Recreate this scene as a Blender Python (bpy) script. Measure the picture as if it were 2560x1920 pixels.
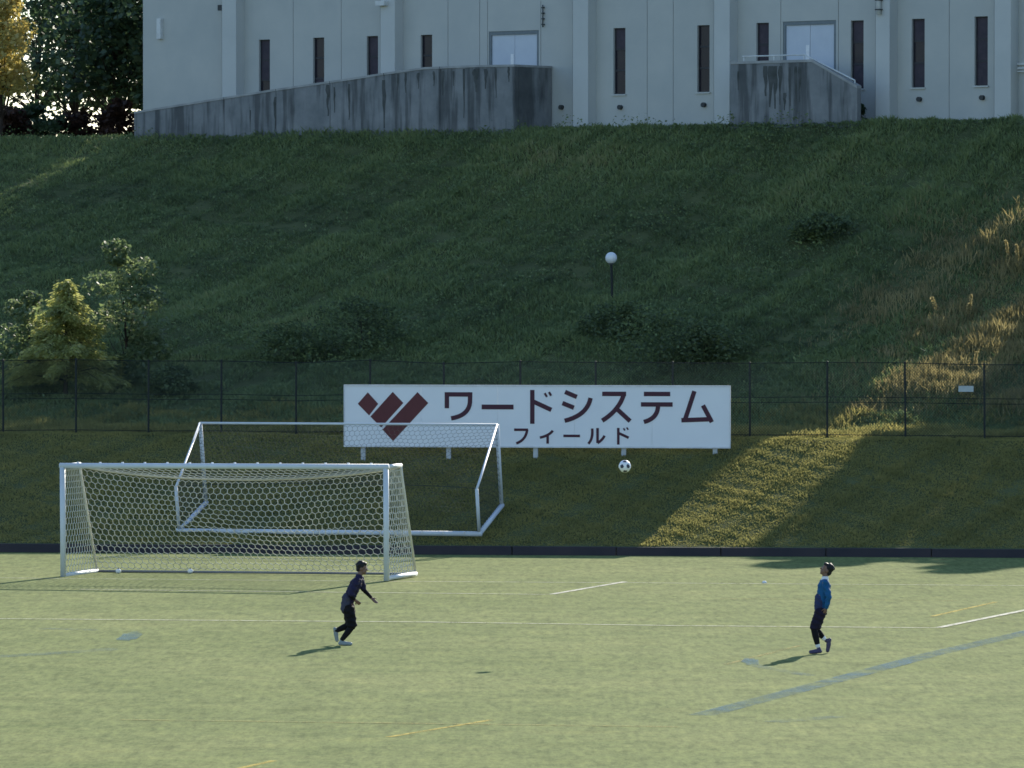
import bpy, bmesh, math, random
import numpy as np
from mathutils import Vector, Matrix

for o in list(bpy.data.objects):
    bpy.data.objects.remove(o)
SC = bpy.context.scene
COL = SC.collection
R = math.radians
random.seed(7)
RNG = np.random.default_rng(7)

# ------------------------------------------------------------------ camera, sky, sun, exposure
CAM_H = 6.64
F = 14870.0                      # focal length in pixels of the 2560 wide photograph
PITCH = math.atan(263.0 / F)
cam = bpy.data.cameras.new('camera')
cam.sensor_width = 36.0
cam.lens = F / 2560.0 * 36.0
cam.clip_start = 1.0
cam.clip_end = 6000.0
cam_o = bpy.data.objects.new('camera', cam)
COL.objects.link(cam_o)
cam_o.location = (0, 0, CAM_H)
cam_o.rotation_euler = (math.pi / 2 - PITCH, 0, 0)
SC.camera = cam_o

SUN_EL, SUN_AZ = R(24.3), R(20.3)     # azimuth measured from +Y towards +X
SUN_DIR = Vector((math.sin(SUN_AZ) * math.cos(SUN_EL), math.cos(SUN_AZ) * math.cos(SUN_EL), math.sin(SUN_EL)))
world = bpy.data.worlds.new('World')
SC.world = world
world.use_nodes = True
wn = world.node_tree
wn.nodes.clear()
w_out = wn.nodes.new('ShaderNodeOutputWorld')
w_bg = wn.nodes.new('ShaderNodeBackground')
w_sky = wn.nodes.new('ShaderNodeTexSky')
w_sky.sky_type = 'NISHITA'
w_sky.sun_disc = False
w_sky.sun_elevation = SUN_EL
w_sky.sun_rotation = SUN_AZ
w_sky.air_density = 1.0
w_sky.dust_density = 0.3
w_sky.ozone_density = 3.0
w_bg.inputs['Strength'].default_value = 0.125
w_tint = wn.nodes.new('ShaderNodeMixRGB')          # the photograph's cool white balance
w_tint.blend_type = 'MULTIPLY'
w_tint.inputs[0].default_value = 1.0
w_tint.inputs[2].default_value = (0.985, 0.985, 1.02, 1)
wn.links.new(w_sky.outputs[0], w_tint.inputs[1])
wn.links.new(w_tint.outputs[0], w_bg.inputs[0])
wn.links.new(w_bg.outputs[0], w_out.inputs[0])

sun = bpy.data.lights.new('sun', 'SUN')
sun.energy = 4.3
sun.angle = R(0.53)
sun.color = (1.0, 0.92, 0.78)
sun_o = bpy.data.objects.new('sun', sun)
COL.objects.link(sun_o)
sun_o.rotation_euler = SUN_DIR.to_track_quat('Z', 'Y').to_euler()
sun_o.location = (40, 120, 80)

SC.view_settings.view_transform = 'Standard'
SC.view_settings.look = 'None'
SC.view_settings.gamma = 1.0
SC.view_settings.use_curve_mapping = False
SC.view_settings.exposure = 1.05
SC.cycles.filter_width = 1.6
SC.cycles.max_bounces = 6
SC.cycles.transparent_max_bounces = 8

# ------------------------------------------------------------------ measuring helpers
CA, SA = math.cos(PITCH), math.sin(PITCH)

def ray(px, py):
    a, b = px - 1280.0, 960.0 - py
    y = F * CA + b * SA
    return a / y, (-F * SA + b * CA) / y          # dX, dZ per metre of depth

def at(px, py, Y):
    dx, dz = ray(px, py)
    return Vector((dx * Y, Y, CAM_H + dz * Y))

def ground(px, py, z=0.0):
    dx, dz = ray(px, py)
    Y = (z - CAM_H) / dz
    return Vector((dx * Y, Y, z))

def sstep(a, b, x):
    t = np.clip((x - a) / (b - a), 0, 1)
    return t * t * (3 - 2 * t)

def wall_front(X):
    return 142.9 - 0.118 * np.clip(X, -60, 40)

def slope_top(X):
    return 152.0 - 0.25 * np.clip(X, -60, 32)

Z_PLAT = 11.27
Y_FAC = 188.0
TAN = 0.78
EX, EY = 1 / math.sqrt(1 + TAN * TAN), -TAN / math.sqrt(1 + TAN * TAN)   # along the facade, to the right
NX, NY = EY, -EX                                                       # outward, towards the field

def crest(X):
    return np.maximum(Y_FAC - 2.4 - TAN * X, slope_top(X) + 14.0)

def wob(X, Y, s, k):
    return (np.sin(X * s + k) * np.cos(Y * s * 0.83 - k * 1.7) + 0.6 * np.sin(X * s * 2.13 - Y * s * 1.7 + k * 2.1)
            + 0.4 * np.sin(Y * s * 3.1 + X * s * 2.7 + k))

def terr(X, Y):
    X = np.asarray(X, float); Y = np.asarray(Y, float)
    Y1 = wall_front(X) + 0.2
    Yt = slope_top(X)
    Yb = Yt + 4.5
    Yc = crest(X)
    H = Z_PLAT - 7.0 * sstep(14.9, 17.8, X)  # unseen ground at the right lowered to let sun reach the slope
    w = np.clip((Y - Y1) / (Yt - Y1), 0, 1)
    t = np.clip((Y - Yb) / (Yc - Yb), 0, 1)
    low = 0.2 + 2.38 * (0.93 * w + 0.07 * sstep(0, 1, w))
    ben = np.clip((Y - Yt) / 4.5, 0, 1) * 0.12
    up = (H - 2.7) * (0.80 * t + 0.20 * t * t)
    z = low + ben + up
    amp = sstep(0.0, 0.06, t) * sstep(0.0, 0.05, 1 - t)
    z = z + amp * 0.10 * wob(X, Y, 0.55, 1.3) + amp * 0.05 * wob(X, Y, 1.7, 0.4)
    z = z + (1 - amp) * sstep(0, 0.1, w) * 0.012 * wob(X, Y, 1.9, 2.2) * (t <= 0)
    return np.where(Y < Y1 - 0.15, 0.0, z)

def on_terrain(px, py, y0=141.0, y1=220.0):
    dx, dz = ray(px, py)
    prev = None
    Y = y0
    while Y < y1:
        z = CAM_H + dz * Y
        if z <= float(terr(dx * Y, Y)):
            return Vector((dx * Y, Y, float(terr(dx * Y, Y))))
        Y += 0.02
    return None

def fac(px, py, off=0.0):
    """Pixel -> (along, height) on the facade plane pushed OFF metres outwards."""
    dx, dz = ray(px, py)
    Y = (-NY * Y_FAC - off) / (-NY - NX * dx) if False else (off + NY * Y_FAC) / (NX * dx + NY)
    X = dx * Y
    return X * EX + (Y - Y_FAC) * EY, CAM_H + dz * Y

# ------------------------------------------------------------------ object helpers
def link(name, mesh, mats, parent=None, smooth=False):
    o = bpy.data.objects.new(name, mesh)
    if mats is not None:
        for m in (mats if isinstance(mats, (list, tuple)) else [mats]):
            mesh.materials.append(m)
    COL.objects.link(o)
    if parent is not None:
        o.parent = parent
    if smooth:
        mesh.polygons.foreach_set('use_smooth', [True] * len(mesh.polygons))
    return o

def tag(o, label=None, cat=None, group=None, kind=None):
    if label: o['label'] = label
    if cat: o['category'] = cat
    if group: o['group'] = group
    if kind: o['kind'] = kind
    return o

def thing(name, label, cat, loc=(0, 0, 0), rz=0.0, group=None):
    o = bpy.data.objects.new(name, None)
    o.empty_display_size = 0.3
    COL.objects.link(o)
    o.location = loc
    o.rotation_euler = (0, 0, rz)
    return tag(o, label, cat, group)

class MB:
    """Collects simple solids and links them as one mesh."""
    def __init__(self):
        self.bm = bmesh.new()
    def face(self, pts, mi=0):
        f = self.bm.faces.new([self.bm.verts.new(p) for p in pts])
        f.material_index = mi
        return f
    def box(self, x0, x1, y0, y1, z0, z1, z1b=None, mi=0):
        zb = z1 if z1b is None else z1b
        v = [self.bm.verts.new(p) for p in ((x0, y0, z0), (x1, y0, z0), (x1, y1, z0), (x0, y1, z0),
                                           (x0, y0, z1), (x1, y0, zb), (x1, y1, zb), (x0, y1, z1))]
        for q in ((3, 2, 1, 0), (4, 5, 6, 7), (0, 1, 5, 4), (1, 2, 6, 5), (2, 3, 7, 6), (3, 0, 4, 7)):
            f = self.bm.faces.new([v[i] for i in q]); f.material_index = mi
        return self
    def prism(self, pts, y0, y1):
        """pts: (x, z) polygon, extruded from y0 to y1"""
        a = [self.bm.verts.new((p[0], y0, p[1])) for p in pts]
        b = [self.bm.verts.new((p[0], y1, p[1])) for p in pts]
        n = len(pts)
        self.bm.faces.new(a); self.bm.faces.new(b[::-1])
        for i in range(n):
            self.bm.faces.new((a[(i + 1) % n], a[i], b[i], b[(i + 1) % n]))
        return self
    def tube(self, pts, r, seg=8, cap=True):
        pts = [Vector(p) for p in pts]
        rs = r if isinstance(r, (list, tuple)) else [r] * len(pts)
        rings = []
        for i, p in enumerate(pts):
            d = (pts[min(i + 1, len(pts) - 1)] - pts[max(i - 1, 0)]).normalized()
            a = d.cross(Vector((0, 0, 1)))
            if a.length < 1e-4: a = Vector((1, 0, 0))
            a.normalize(); b = d.cross(a).normalized()
            rings.append([self.bm.verts.new(p + (a * math.cos(2 * math.pi * k / seg) + b * math.sin(2 * math.pi * k / seg)) * rs[i]) for k in range(seg)])
        for i in range(len(rings) - 1):
            for k in range(seg):
                self.bm.faces.new((rings[i][k], rings[i][(k + 1) % seg], rings[i + 1][(k + 1) % seg], rings[i + 1][k]))
        if cap:
            self.bm.faces.new(rings[0][::-1]); self.bm.faces.new(rings[-1])
        return self
    def ball(self, c, r, seg=12, rings=8):
        M = Matrix.Translation(c) @ Matrix.Diagonal((r[0], r[1], r[2], 1.0) if isinstance(r, (tuple, list)) else (r, r, r, 1.0))
        bmesh.ops.create_uvsphere(self.bm, u_segments=seg, v_segments=rings, radius=1.0, matrix=M)
        return self
    def build(self, name, mat, parent=None, smooth=False):
        bmesh.ops.recalc_face_normals(self.bm, faces=self.bm.faces)
        me = bpy.data.meshes.new(name)
        self.bm.to_mesh(me); self.bm.free()
        return link(name, me, mat, parent, smooth)

def np_mesh(name, verts, nper, mat, attr=None, parent=None):
    """verts: (N*nper,3); each polygon has nper corners."""
    me = bpy.data.meshes.new(name)
    nv = len(verts); nf = nv // nper
    me.vertices.add(nv)
    me.vertices.foreach_set('co', np.ascontiguousarray(verts, dtype=np.float32).ravel())
    me.loops.add(nv)
    me.loops.foreach_set('vertex_index', np.arange(nv, dtype=np.int32))
    me.polygons.add(nf)
    me.polygons.foreach_set('loop_start', np.arange(0, nv, nper, dtype=np.int32))
    me.polygons.foreach_set('loop_total', np.full(nf, nper, dtype=np.int32))
    if attr is not None:
        a = me.attributes.new('v', 'FLOAT', 'POINT')
        a.data.foreach_set('value', np.ascontiguousarray(attr, dtype=np.float32))
    me.update(calc_edges=True)
    return link(name, me, mat, parent)

# ------------------------------------------------------------------ materials
def nodes(name):
    m = bpy.data.materials.new(name)
    m.use_nodes = True
    nt = m.node_tree
    return m, nt, nt.nodes['Principled BSDF'], nt.nodes['Material Output']

def noise(nt, scale, detail=4, rough=0.6, vec=None, mapscale=None):
    n = nt.nodes.new('ShaderNodeTexNoise')
    n.inputs['Scale'].default_value = scale
    n.inputs['Detail'].default_value = detail
    n.inputs['Roughness'].default_value = rough
    tc = nt.nodes.new('ShaderNodeTexCoord')
    if mapscale:
        mp = nt.nodes.new('ShaderNodeMapping')
        mp.inputs['Scale'].default_value = mapscale
        nt.links.new(tc.outputs['Object'], mp.inputs[0])
        nt.links.new(mp.outputs[0], n.inputs['Vector'])
    else:
        nt.links.new(tc.outputs['Object'], n.inputs['Vector'])
    return n

def ramp(nt, src, stops):
    r = nt.nodes.new('ShaderNodeValToRGB')
    el = r.color_ramp.elements
    while len(el) < len(stops): el.new(0.5)
    for e, (p, c) in zip(el, stops):
        e.position = p
        e.color = (*c, 1) if len(c) == 3 else c
    nt.links.new(src, r.inputs[0])
    return r

def mat(name, c, rough=0.7, c2=None, scale=6.0, spec=0.3, bump=0.0, metal=0.0, mapscale=None):
    m, nt, b, out = nodes(name)
    c2 = c2 or tuple(x * 0.8 for x in c)
    n = noise(nt, scale, 5, 0.6, mapscale=mapscale)
    r = ramp(nt, n.outputs[0], [(0.3, c2), (0.7, c)])
    nt.links.new(r.outputs[0], b.inputs['Base Color'])
    b.inputs['Roughness'].default_value = rough
    b.inputs['Metallic'].default_value = metal
    b.inputs['Specular IOR Level'].default_value = spec
    if bump:
        bp = nt.nodes.new('ShaderNodeBump')
        bp.inputs['Strength'].default_value = bump
        bp.inputs['Distance'].default_value = 0.02
        nt.links.new(n.outputs[0], bp.inputs['Height'])
        nt.links.new(bp.outputs[0], b.inputs['Normal'])
    return m

def leaf_mat(name, stops, trans=0.35, gloss=0.06):
    m, nt, b, out = nodes(name)
    nt.nodes.remove(b)
    at_ = nt.nodes.new('ShaderNodeAttribute'); at_.attribute_name = 'v'
    r = ramp(nt, at_.outputs['Fac'], stops)
    d = nt.nodes.new('ShaderNodeBsdfDiffuse')
    t = nt.nodes.new('ShaderNodeBsdfTranslucent')
    g = nt.nodes.new('ShaderNodeBsdfGlossy'); g.inputs['Roughness'].default_value = 0.45
    mx = nt.nodes.new('ShaderNodeMixShader'); mx.inputs[0].default_value = trans
    mg = nt.nodes.new('ShaderNodeMixShader'); mg.inputs[0].default_value = gloss
    nt.links.new(r.outputs[0], d.inputs[0]); nt.links.new(r.outputs[0], t.inputs[0])
    nt.links.new(d.outputs[0], mx.inputs[1]); nt.links.new(t.outputs[0], mx.inputs[2])
    nt.links.new(mx.outputs[0], mg.inputs[1]); nt.links.new(g.outputs[0], mg.inputs[2])
    nt.links.new(mg.outputs[0], out.inputs[0])
    return m

def turf_mat():
    m, nt, b, out = nodes('turf')
    big = noise(nt, 0.16, 5, 0.62)
    mid = noise(nt, 1.1, 5, 0.65, mapscale=(1.0, 0.55, 1.0))
    fine = noise(nt, 9.0, 4, 0.7)
    pile = noise(nt, 6.5, 5, 0.8, mapscale=(1.0, 0.16, 1.0))
    strip = noise(nt, 1.5, 5, 0.75, mapscale=(0.40, 1.0, 1.0))
    r1 = ramp(nt, big.outputs[0], [(0.30, (0.130, 0.162, 0.055)), (0.5, (0.150, 0.180, 0.065)), (0.70, (0.174, 0.198, 0.075))])
    r2 = ramp(nt, mid.outputs[0], [(0.30, (0.78, 0.80, 0.74)), (0.5, (1, 1, 1)), (0.72, (1.14, 1.11, 1.08))])
    r3 = ramp(nt, fine.outputs[0], [(0.3, (0.72, 0.74, 0.70)), (0.7, (1.22, 1.2, 1.18))])
    m1 = nt.nodes.new('ShaderNodeMixRGB'); m1.blend_type = 'MULTIPLY'; m1.inputs[0].default_value = 1
    m2 = nt.nodes.new('ShaderNodeMixRGB'); m2.blend_type = 'MULTIPLY'; m2.inputs[0].default_value = 1
    nt.links.new(r1.outputs[0], m1.inputs[1]); nt.links.new(r2.outputs[0], m1.inputs[2])
    nt.links.new(m1.outputs[0], m2.inputs[1]); nt.links.new(r3.outputs[0], m2.inputs[2])
    r4 = ramp(nt, pile.outputs[0], [(0.30, (0.58, 0.61, 0.56)), (0.5, (1, 1, 1)), (0.70, (1.42, 1.36, 1.30))])
    r5 = ramp(nt, strip.outputs[0], [(0.30, (0.82, 0.88, 0.80)), (0.5, (1, 1, 1)), (0.70, (1.13, 1.08, 1.02))])
    m3 = nt.nodes.new('ShaderNodeMixRGB'); m3.blend_type = 'MULTIPLY'; m3.inputs[0].default_value = 1
    m4 = nt.nodes.new('ShaderNodeMixRGB'); m4.blend_type = 'MULTIPLY'; m4.inputs[0].default_value = 1
    nt.links.new(m2.outputs[0], m3.inputs[1]); nt.links.new(r4.outputs[0], m3.inputs[2])
    nt.links.new(m3.outputs[0], m4.inputs[1]); nt.links.new(r5.outputs[0], m4.inputs[2])
    nt.links.new(m4.outputs[0], b.inputs['Base Color'])
    b.inputs['Roughness'].default_value = 1.0
    b.inputs['Specular IOR Level'].default_value = 0.05
    return m

def paint_line_mat(name, c, wear, soft=0.16):
    """Line of coloured turf fibres: the colour breaks up where it is worn."""
    m, nt, b, out = nodes(name)
    n = noise(nt, 3.0, 6, 0.85, mapscale=(1, 0.3, 1))
    r = ramp(nt, n.outputs[0], [(max(0.0, wear - soft), (0, 0, 0)), (min(1.0, wear + soft), (1, 1, 1))])
    fac_out = r.outputs[0]
    if soft > 0.2:                               # rubbed-off blue: whole stretches have worn away
        n2 = noise(nt, 0.55, 4, 0.7)
        r2 = ramp(nt, n2.outputs[0], [(0.34, (0.18, 0.18, 0.18)), (0.60, (0.92, 0.92, 0.92))])
        mu = nt.nodes.new('ShaderNodeMixRGB'); mu.blend_type = 'MULTIPLY'; mu.inputs[0].default_value = 1
        nt.links.new(r.outputs[0], mu.inputs[1]); nt.links.new(r2.outputs[0], mu.inputs[2])
        fac_out = mu.outputs[0]
    tr = nt.nodes.new('ShaderNodeBsdfTransparent')
    mx = nt.nodes.new('ShaderNodeMixShader')
    b.inputs['Base Color'].default_value = (*c, 1)
    b.inputs['Roughness'].default_value = 0.95
    b.inputs['Specular IOR Level'].default_value = 0.05
    nt.links.new(fac_out, mx.inputs[0])
    nt.links.new(tr.outputs[0], mx.inputs[1]); nt.links.new(b.outputs[0], mx.inputs[2])
    nt.links.new(mx.outputs[0], out.inputs[0])
    return m

def concrete_mat():
    m, nt, b, out = nodes('stained_concrete')
    base = noise(nt, 1.4, 6, 0.65)
    r1 = ramp(nt, base.outputs[0], [(0.3, (0.135, 0.145, 0.145)), (0.7, (0.225, 0.23, 0.225))])
    st = noise(nt, 1.0, 4, 0.6, mapscale=(2.6, 1.0, 0.22))
    r2 = ramp(nt, st.outputs[0], [(0.40, (0.30, 0.31, 0.31)), (0.52, (1, 1, 1))])
    mx = nt.nodes.new('ShaderNodeMixRGB'); mx.blend_type = 'MULTIPLY'; mx.inputs[0].default_value = 0.8
    nt.links.new(r1.outputs[0], mx.inputs[1]); nt.links.new(r2.outputs[0], mx.inputs[2])
    nt.links.new(mx.outputs[0], b.inputs['Base Color'])
    b.inputs['Roughness'].default_value = 0.9
    bp = nt.nodes.new('ShaderNodeBump'); bp.inputs['Strength'].default_value = 0.3; bp.inputs['Distance'].default_value = 0.02
    nt.links.new(base.outputs[0], bp.inputs['Height']); nt.links.new(bp.outputs[0], b.inputs['Normal'])
    return m

M_TURF = turf_mat()
M_SOIL = mat('embankment_soil', (0.115, 0.125, 0.050), 1.0, (0.060, 0.072, 0.030), 0.9, 0.05, 0.5)
M_FAR = mat('far_ground', (0.07, 0.08, 0.04), 1.0, None, 0.05, 0.05)
M_WALLPAINT = mat('facade_paint', (0.46, 0.46, 0.415), 0.8, (0.395, 0.405, 0.375), 0.7, 0.2, 0.05)
M_PIER = mat('pier_paint', (0.50, 0.505, 0.47), 0.8, (0.45, 0.46, 0.43), 0.8, 0.2, 0.05)
M_BACK = mat('joint_filler', (0.20, 0.21, 0.21), 0.9)
M_CONC = concrete_mat()
M_COPING = mat('coping_concrete', (0.36, 0.36, 0.34), 0.9, (0.24, 0.245, 0.235), 2.5, 0.2, 0.2)
M_STAIN = mat('algae_stain', (0.055, 0.060, 0.055), 0.95, (0.10, 0.105, 0.10), 3.0, 0.1)
M_FRAME = mat('window_frame', (0.035, 0.035, 0.04), 0.5)
M_GLASS = mat('dark_glass', (0.012, 0.011, 0.018), 0.25, (0.02, 0.016, 0.024), 1.5, 0.25)
M_BLIND = mat('inner_blind', (0.065, 0.05, 0.06), 0.7, (0.035, 0.03, 0.04), 4)
M_DOOR = mat('door_paint', (0.50, 0.54, 0.58), 0.5, (0.44, 0.48, 0.53), 1.5, 0.4)
M_DFRAME = mat('door_frame', (0.16, 0.19, 0.20), 0.5)
M_PAPER = mat('notice_paper', (0.82, 0.82, 0.80), 0.8)
M_PIPE = mat('downpipe_paint', (0.62, 0.63, 0.60), 0.5)
M_DARK = mat('dark_metal', (0.05, 0.055, 0.055), 0.6)
M_ROOF = mat('roof_sheet', (0.25, 0.26, 0.27), 0.5)
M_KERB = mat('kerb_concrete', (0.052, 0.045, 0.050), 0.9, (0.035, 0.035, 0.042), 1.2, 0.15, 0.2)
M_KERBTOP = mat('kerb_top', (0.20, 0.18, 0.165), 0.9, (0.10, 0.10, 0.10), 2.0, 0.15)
M_FENCE = mat('fence_green', (0.010, 0.014, 0.013), 0.6)
M_WIRE = mat('fence_wire', (0.03, 0.045, 0.038), 0.7)
M_SIGN = mat('sign_white', (0.74, 0.75, 0.75), 0.5, (0.69, 0.70, 0.71), 0.8, 0.3)
M_SIGNFRAME = mat('sign_frame', (0.66, 0.67, 0.67), 0.5)
M_MAROON = mat('maroon_vinyl', (0.105, 0.022, 0.026), 0.5, (0.09, 0.018, 0.022), 2)
M_MAROON2 = mat('dark_maroon_vinyl', (0.055, 0.010, 0.026), 0.5, (0.045, 0.009, 0.022), 2)
M_LEG = mat('sign_leg', (0.48, 0.50, 0.50), 0.6)
M_GOAL = mat('goal_white', (0.60, 0.63, 0.64), 0.45, (0.52, 0.56, 0.58), 3, 0.3)
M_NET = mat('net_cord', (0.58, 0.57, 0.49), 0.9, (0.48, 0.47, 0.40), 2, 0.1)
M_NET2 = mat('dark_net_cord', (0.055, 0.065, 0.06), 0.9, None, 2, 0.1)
M_ROPE = mat('net_rope', (0.74, 0.70, 0.60), 0.9)
M_GREYTUBE = mat('goal_grey_tube', (0.20, 0.20, 0.20), 0.6)
M_BALLW = mat('ball_white', (0.80, 0.80, 0.80), 0.4, (0.74, 0.74, 0.74), 8)
M_BALLD = mat('ball_dark', (0.05, 0.05, 0.07), 0.4)
M_SKIN = mat('skin', (0.19, 0.108, 0.075), 0.6, (0.16, 0.09, 0.062), 10)
M_HAIR = mat('hair', (0.010, 0.009, 0.010), 0.6, None, 20)
M_NAVY = mat('navy_cloth', (0.022, 0.018, 0.048), 0.8, (0.015, 0.013, 0.035), 5, 0.2)
M_NAVY_SKYLIT = mat('skylit_navy_cloth', (0.055, 0.055, 0.080), 0.8, (0.042, 0.042, 0.064), 5, 0.2)  # navy shirt cloth paled to carry skylight in its colour
M_BLACK = mat('black_cloth', (0.007, 0.006, 0.008), 0.8, None, 5, 0.2)
M_DKNAVY = mat('dark_navy_cloth', (0.014, 0.011, 0.026), 0.8, None, 5, 0.2)
M_BLUE = mat('blue_cloth', (0.010, 0.090, 0.215), 0.75, (0.008, 0.070, 0.17), 5, 0.2)
M_INDIGO = mat('indigo_cloth', (0.030, 0.040, 0.095), 0.8, (0.022, 0.030, 0.075), 5, 0.2)
M_WHITE = mat('white_cloth', (0.78, 0.78, 0.78), 0.8)
M_SHOEW = mat('pale_shoe', (0.25, 0.28, 0.275), 0.6)
M_SHOEP = mat('purple_grey_shoe', (0.065, 0.055, 0.11), 0.6)
M_TRUNK = mat('bark', (0.055, 0.042, 0.032), 0.95, (0.03, 0.024, 0.02), 3, 0.1, 0.4)
M_GLOBE = mat('lamp_globe', (0.72, 0.74, 0.74), 0.35, (0.60, 0.63, 0.64), 3)
M_WLINE = paint_line_mat('white_line_fibre', (0.60, 0.58, 0.46), 0.42)
M_WLINE2 = paint_line_mat('worn_white_line_fibre', (0.47, 0.47, 0.32), 0.445)
M_YLINE = paint_line_mat('yellow_line_fibre', (0.44, 0.36, 0.09), 0.46)
M_YLINE2 = paint_line_mat('worn_yellow_line_fibre', (0.35, 0.31, 0.11), 0.53)
M_BLINE = paint_line_mat('blue_line_fibre', (0.075, 0.170, 0.215), 0.51, 0.26)
M_BLINE2 = paint_line_mat('worn_blue_line_fibre', (0.13, 0.20, 0.19), 0.60, 0.24)
M_BSPOT = paint_line_mat('blue_spot_fibre', (0.060, 0.17, 0.235), 0.50, 0.26)
M_LAWN = leaf_mat('mown_grass', [(0, (0.155, 0.162, 0.064)), (0.5, (0.262, 0.246, 0.086)), (0.85, (0.36, 0.315, 0.105)), (1, (0.40, 0.36, 0.15))], 0.55, 0.0)
M_WEED = leaf_mat('rough_grass', [(0, (0.062, 0.085, 0.042)), (0.36, (0.140, 0.190, 0.074)), (0.70, (0.215, 0.265, 0.100)), (1, (0.34, 0.31, 0.15))], 0.35, 0.02)
M_DRY = leaf_mat('dry_grass', [(0, (0.16, 0.14, 0.062)), (0.5, (0.30, 0.25, 0.105)), (1, (0.45, 0.38, 0.18))], 0.55, 0.02)
M_TREE = leaf_mat('dark_leaf', [(0, (0.030, 0.055, 0.030)), (0.6, (0.070, 0.115, 0.048)), (1, (0.17, 0.21, 0.07))], 0.42, 0.04)
M_SHRUB = leaf_mat('shrub_leaf', [(0, (0.060, 0.095, 0.045)), (0.5, (0.16, 0.215, 0.085)), (1, (0.42, 0.45, 0.20))], 0.60, 0.05)
M_CONIFER = leaf_mat('golden_needle', [(0, (0.19, 0.205, 0.060)), (0.5, (0.37, 0.385, 0.115)), (1, (0.57, 0.55, 0.20))], 0.60, 0.04)
M_AUTUMN = leaf_mat('autumn_leaf', [(0, (0.30, 0.23, 0.06)), (0.5, (0.48, 0.39, 0.11)), (1, (0.62, 0.53, 0.20))], 0.58, 0.04)
M_RUST = leaf_mat('reddish_leaf', [(0, (0.030, 0.018, 0.014)), (0.6, (0.065, 0.036, 0.024)), (1, (0.12, 0.065, 0.035))], 0.3, 0.03)

# ------------------------------------------------------------------ SETTING: field, ground, embankment
def sheet(name, quads, m, parent=None, kind=None):
    mb = MB()
    for q in quads: mb.face(q)
    o = mb.build(name, m, parent)
    if kind: o['kind'] = kind
    return o

tag(sheet('ground', [[(-3000, -3000, -0.6), (3000, -3000, -0.6), (3000, 3000, -0.6), (-3000, 3000, -0.6)]], M_FAR), kind='structure')
xs = np.linspace(-75, 75, 61)
mb = MB()
for a, b in zip(xs[:-1], xs[1:]):
    mb.face([(a, -12, 0), (b, -12, 0), (b, float(wall_front(b)) + 0.05, 0), (a, float(wall_front(a)) + 0.05, 0)])
bmesh.ops.remove_doubles(mb.bm, verts=mb.bm.verts, dist=1e-4)
FIELD = mb.build('field', M_TURF)
tag(FIELD, kind='structure')

def line(name, pix, width, m, z=0.004):
    pts = [ground(*p) for p in pix]
    mb = MB()
    for p, q in zip(pts[:-1], pts[1:]):
        d = (q - p); d.z = 0; d.normalize()
        s = Vector((-d.y, d.x, 0)) * width / 2
        n = max(1, int((q - p).length / 2))
        for i in range(n):
            a = p.lerp(q, i / n); b = p.lerp(q, (i + 1) / n)
            mb.face([a - s + Vector((0, 0, z)), b - s + Vector((0, 0, z)), b + s + Vector((0, 0, z)), a + s + Vector((0, 0, z))])
    return mb.build(name, m, FIELD)

line('white_line', [(-400, 1441), (160, 1446.5), (963, 1453.5), (1560, 1457), (2800, 1466)], 0.13, M_WLINE2)          # goal line
line('white_line', [(1380, 1486), (1562, 1455)], 0.14, M_WLINE, 0.008)
line('white_line', [(200, 1474), (900, 1482), (1380, 1487)], 0.15, M_WLINE2, 0.008)
line('white_line', [(-200, 1546), (1080, 1556), (1700, 1565), (2345, 1570.5)], 0.19, M_WLINE2, 0.008)
line('white_line', [(2345, 1570.5), (2640, 1511)], 0.15, M_WLINE, 0.012)
line('yellow_line', [(2330, 1541), (2490, 1505)], 0.11, M_YLINE)
line('yellow_line', [(970, 1843), (1228, 1800)], 0.11, M_YLINE)
line('yellow_line', [(560, 1930), (684, 1902)], 0.11, M_YLINE)
line('yellow_line', [(1815, 1661), (2000, 1614)], 0.10, M_YLINE2)
line('yellow_line', [(300, 1800), (1700, 1818)], 0.12, M_YLINE2, 0.008)
line('yellow_line', [(1800, 1497), (2400, 1502)], 0.12, M_YLINE2, 0.006)
line('blue_line', [(1752, 1789), (1960, 1735), (2130, 1690), (2330, 1636), (2640, 1565)], 0.42, M_BLINE, 0.006)
line('blue_line', [(1880, 1662), (1990, 1684), (2040, 1690)], 0.30, M_BLINE2, 0.006)
line('blue_line', [(1930, 1806), (2100, 1792)], 0.40, M_BLINE2, 0.007)
line('blue_line', [(-60, 1645), (160, 1632), (300, 1622)], 0.55, M_BLINE2, 0.006)
line('blue_line', [(110, 1572), (250, 1576)], 0.40, M_BLINE2, 0.006)

def spot(pix, rx, ry, m):
    c = ground(*pix)
    mb = MB()
    n = 14
    mb.face([c + Vector((math.cos(2 * math.pi * k / n) * rx * random.uniform(0.7, 1.2), math.sin(2 * math.pi * k / n) * ry * random.uniform(0.7, 1.2), 0.010)) for k in range(n)])
    return mb.build('blue_mark', m, FIELD)
spot((325, 1592), 0.22, 1.7, M_BSPOT)
spot((1878, 1655), 0.16, 1.1, M_BSPOT)

# embankment as one sheet
gx = np.concatenate([np.linspace(-90, -22, 18)[:-1], np.linspace(-22, 22, 111), np.linspace(22, 80, 16)[1:]])
gv = np.linspace(0, 1, 120) ** 1.25
verts = []
for X in gx:
    y0 = float(wall_front(X)) + 0.12
    for v in gv:
        verts.append((X, y0 + v * (290 - y0)))
V = np.array(verts)
Z = terr(V[:, 0], V[:, 1])
nv_ = len(gv)
co = [(V[i, 0], V[i, 1], float(Z[i])) for i in range(len(V))]
faces = [(i * nv_ + j, (i + 1) * nv_ + j, (i + 1) * nv_ + j + 1, i * nv_ + j + 1) for i in range(len(gx) - 1) for j in range(nv_ - 1)]
me = bpy.data.meshes.new('embankment')
me.from_pydata(co, [], faces); me.update()
tag(link('embankment', me, M_SOIL, None, True), kind='structure')

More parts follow.
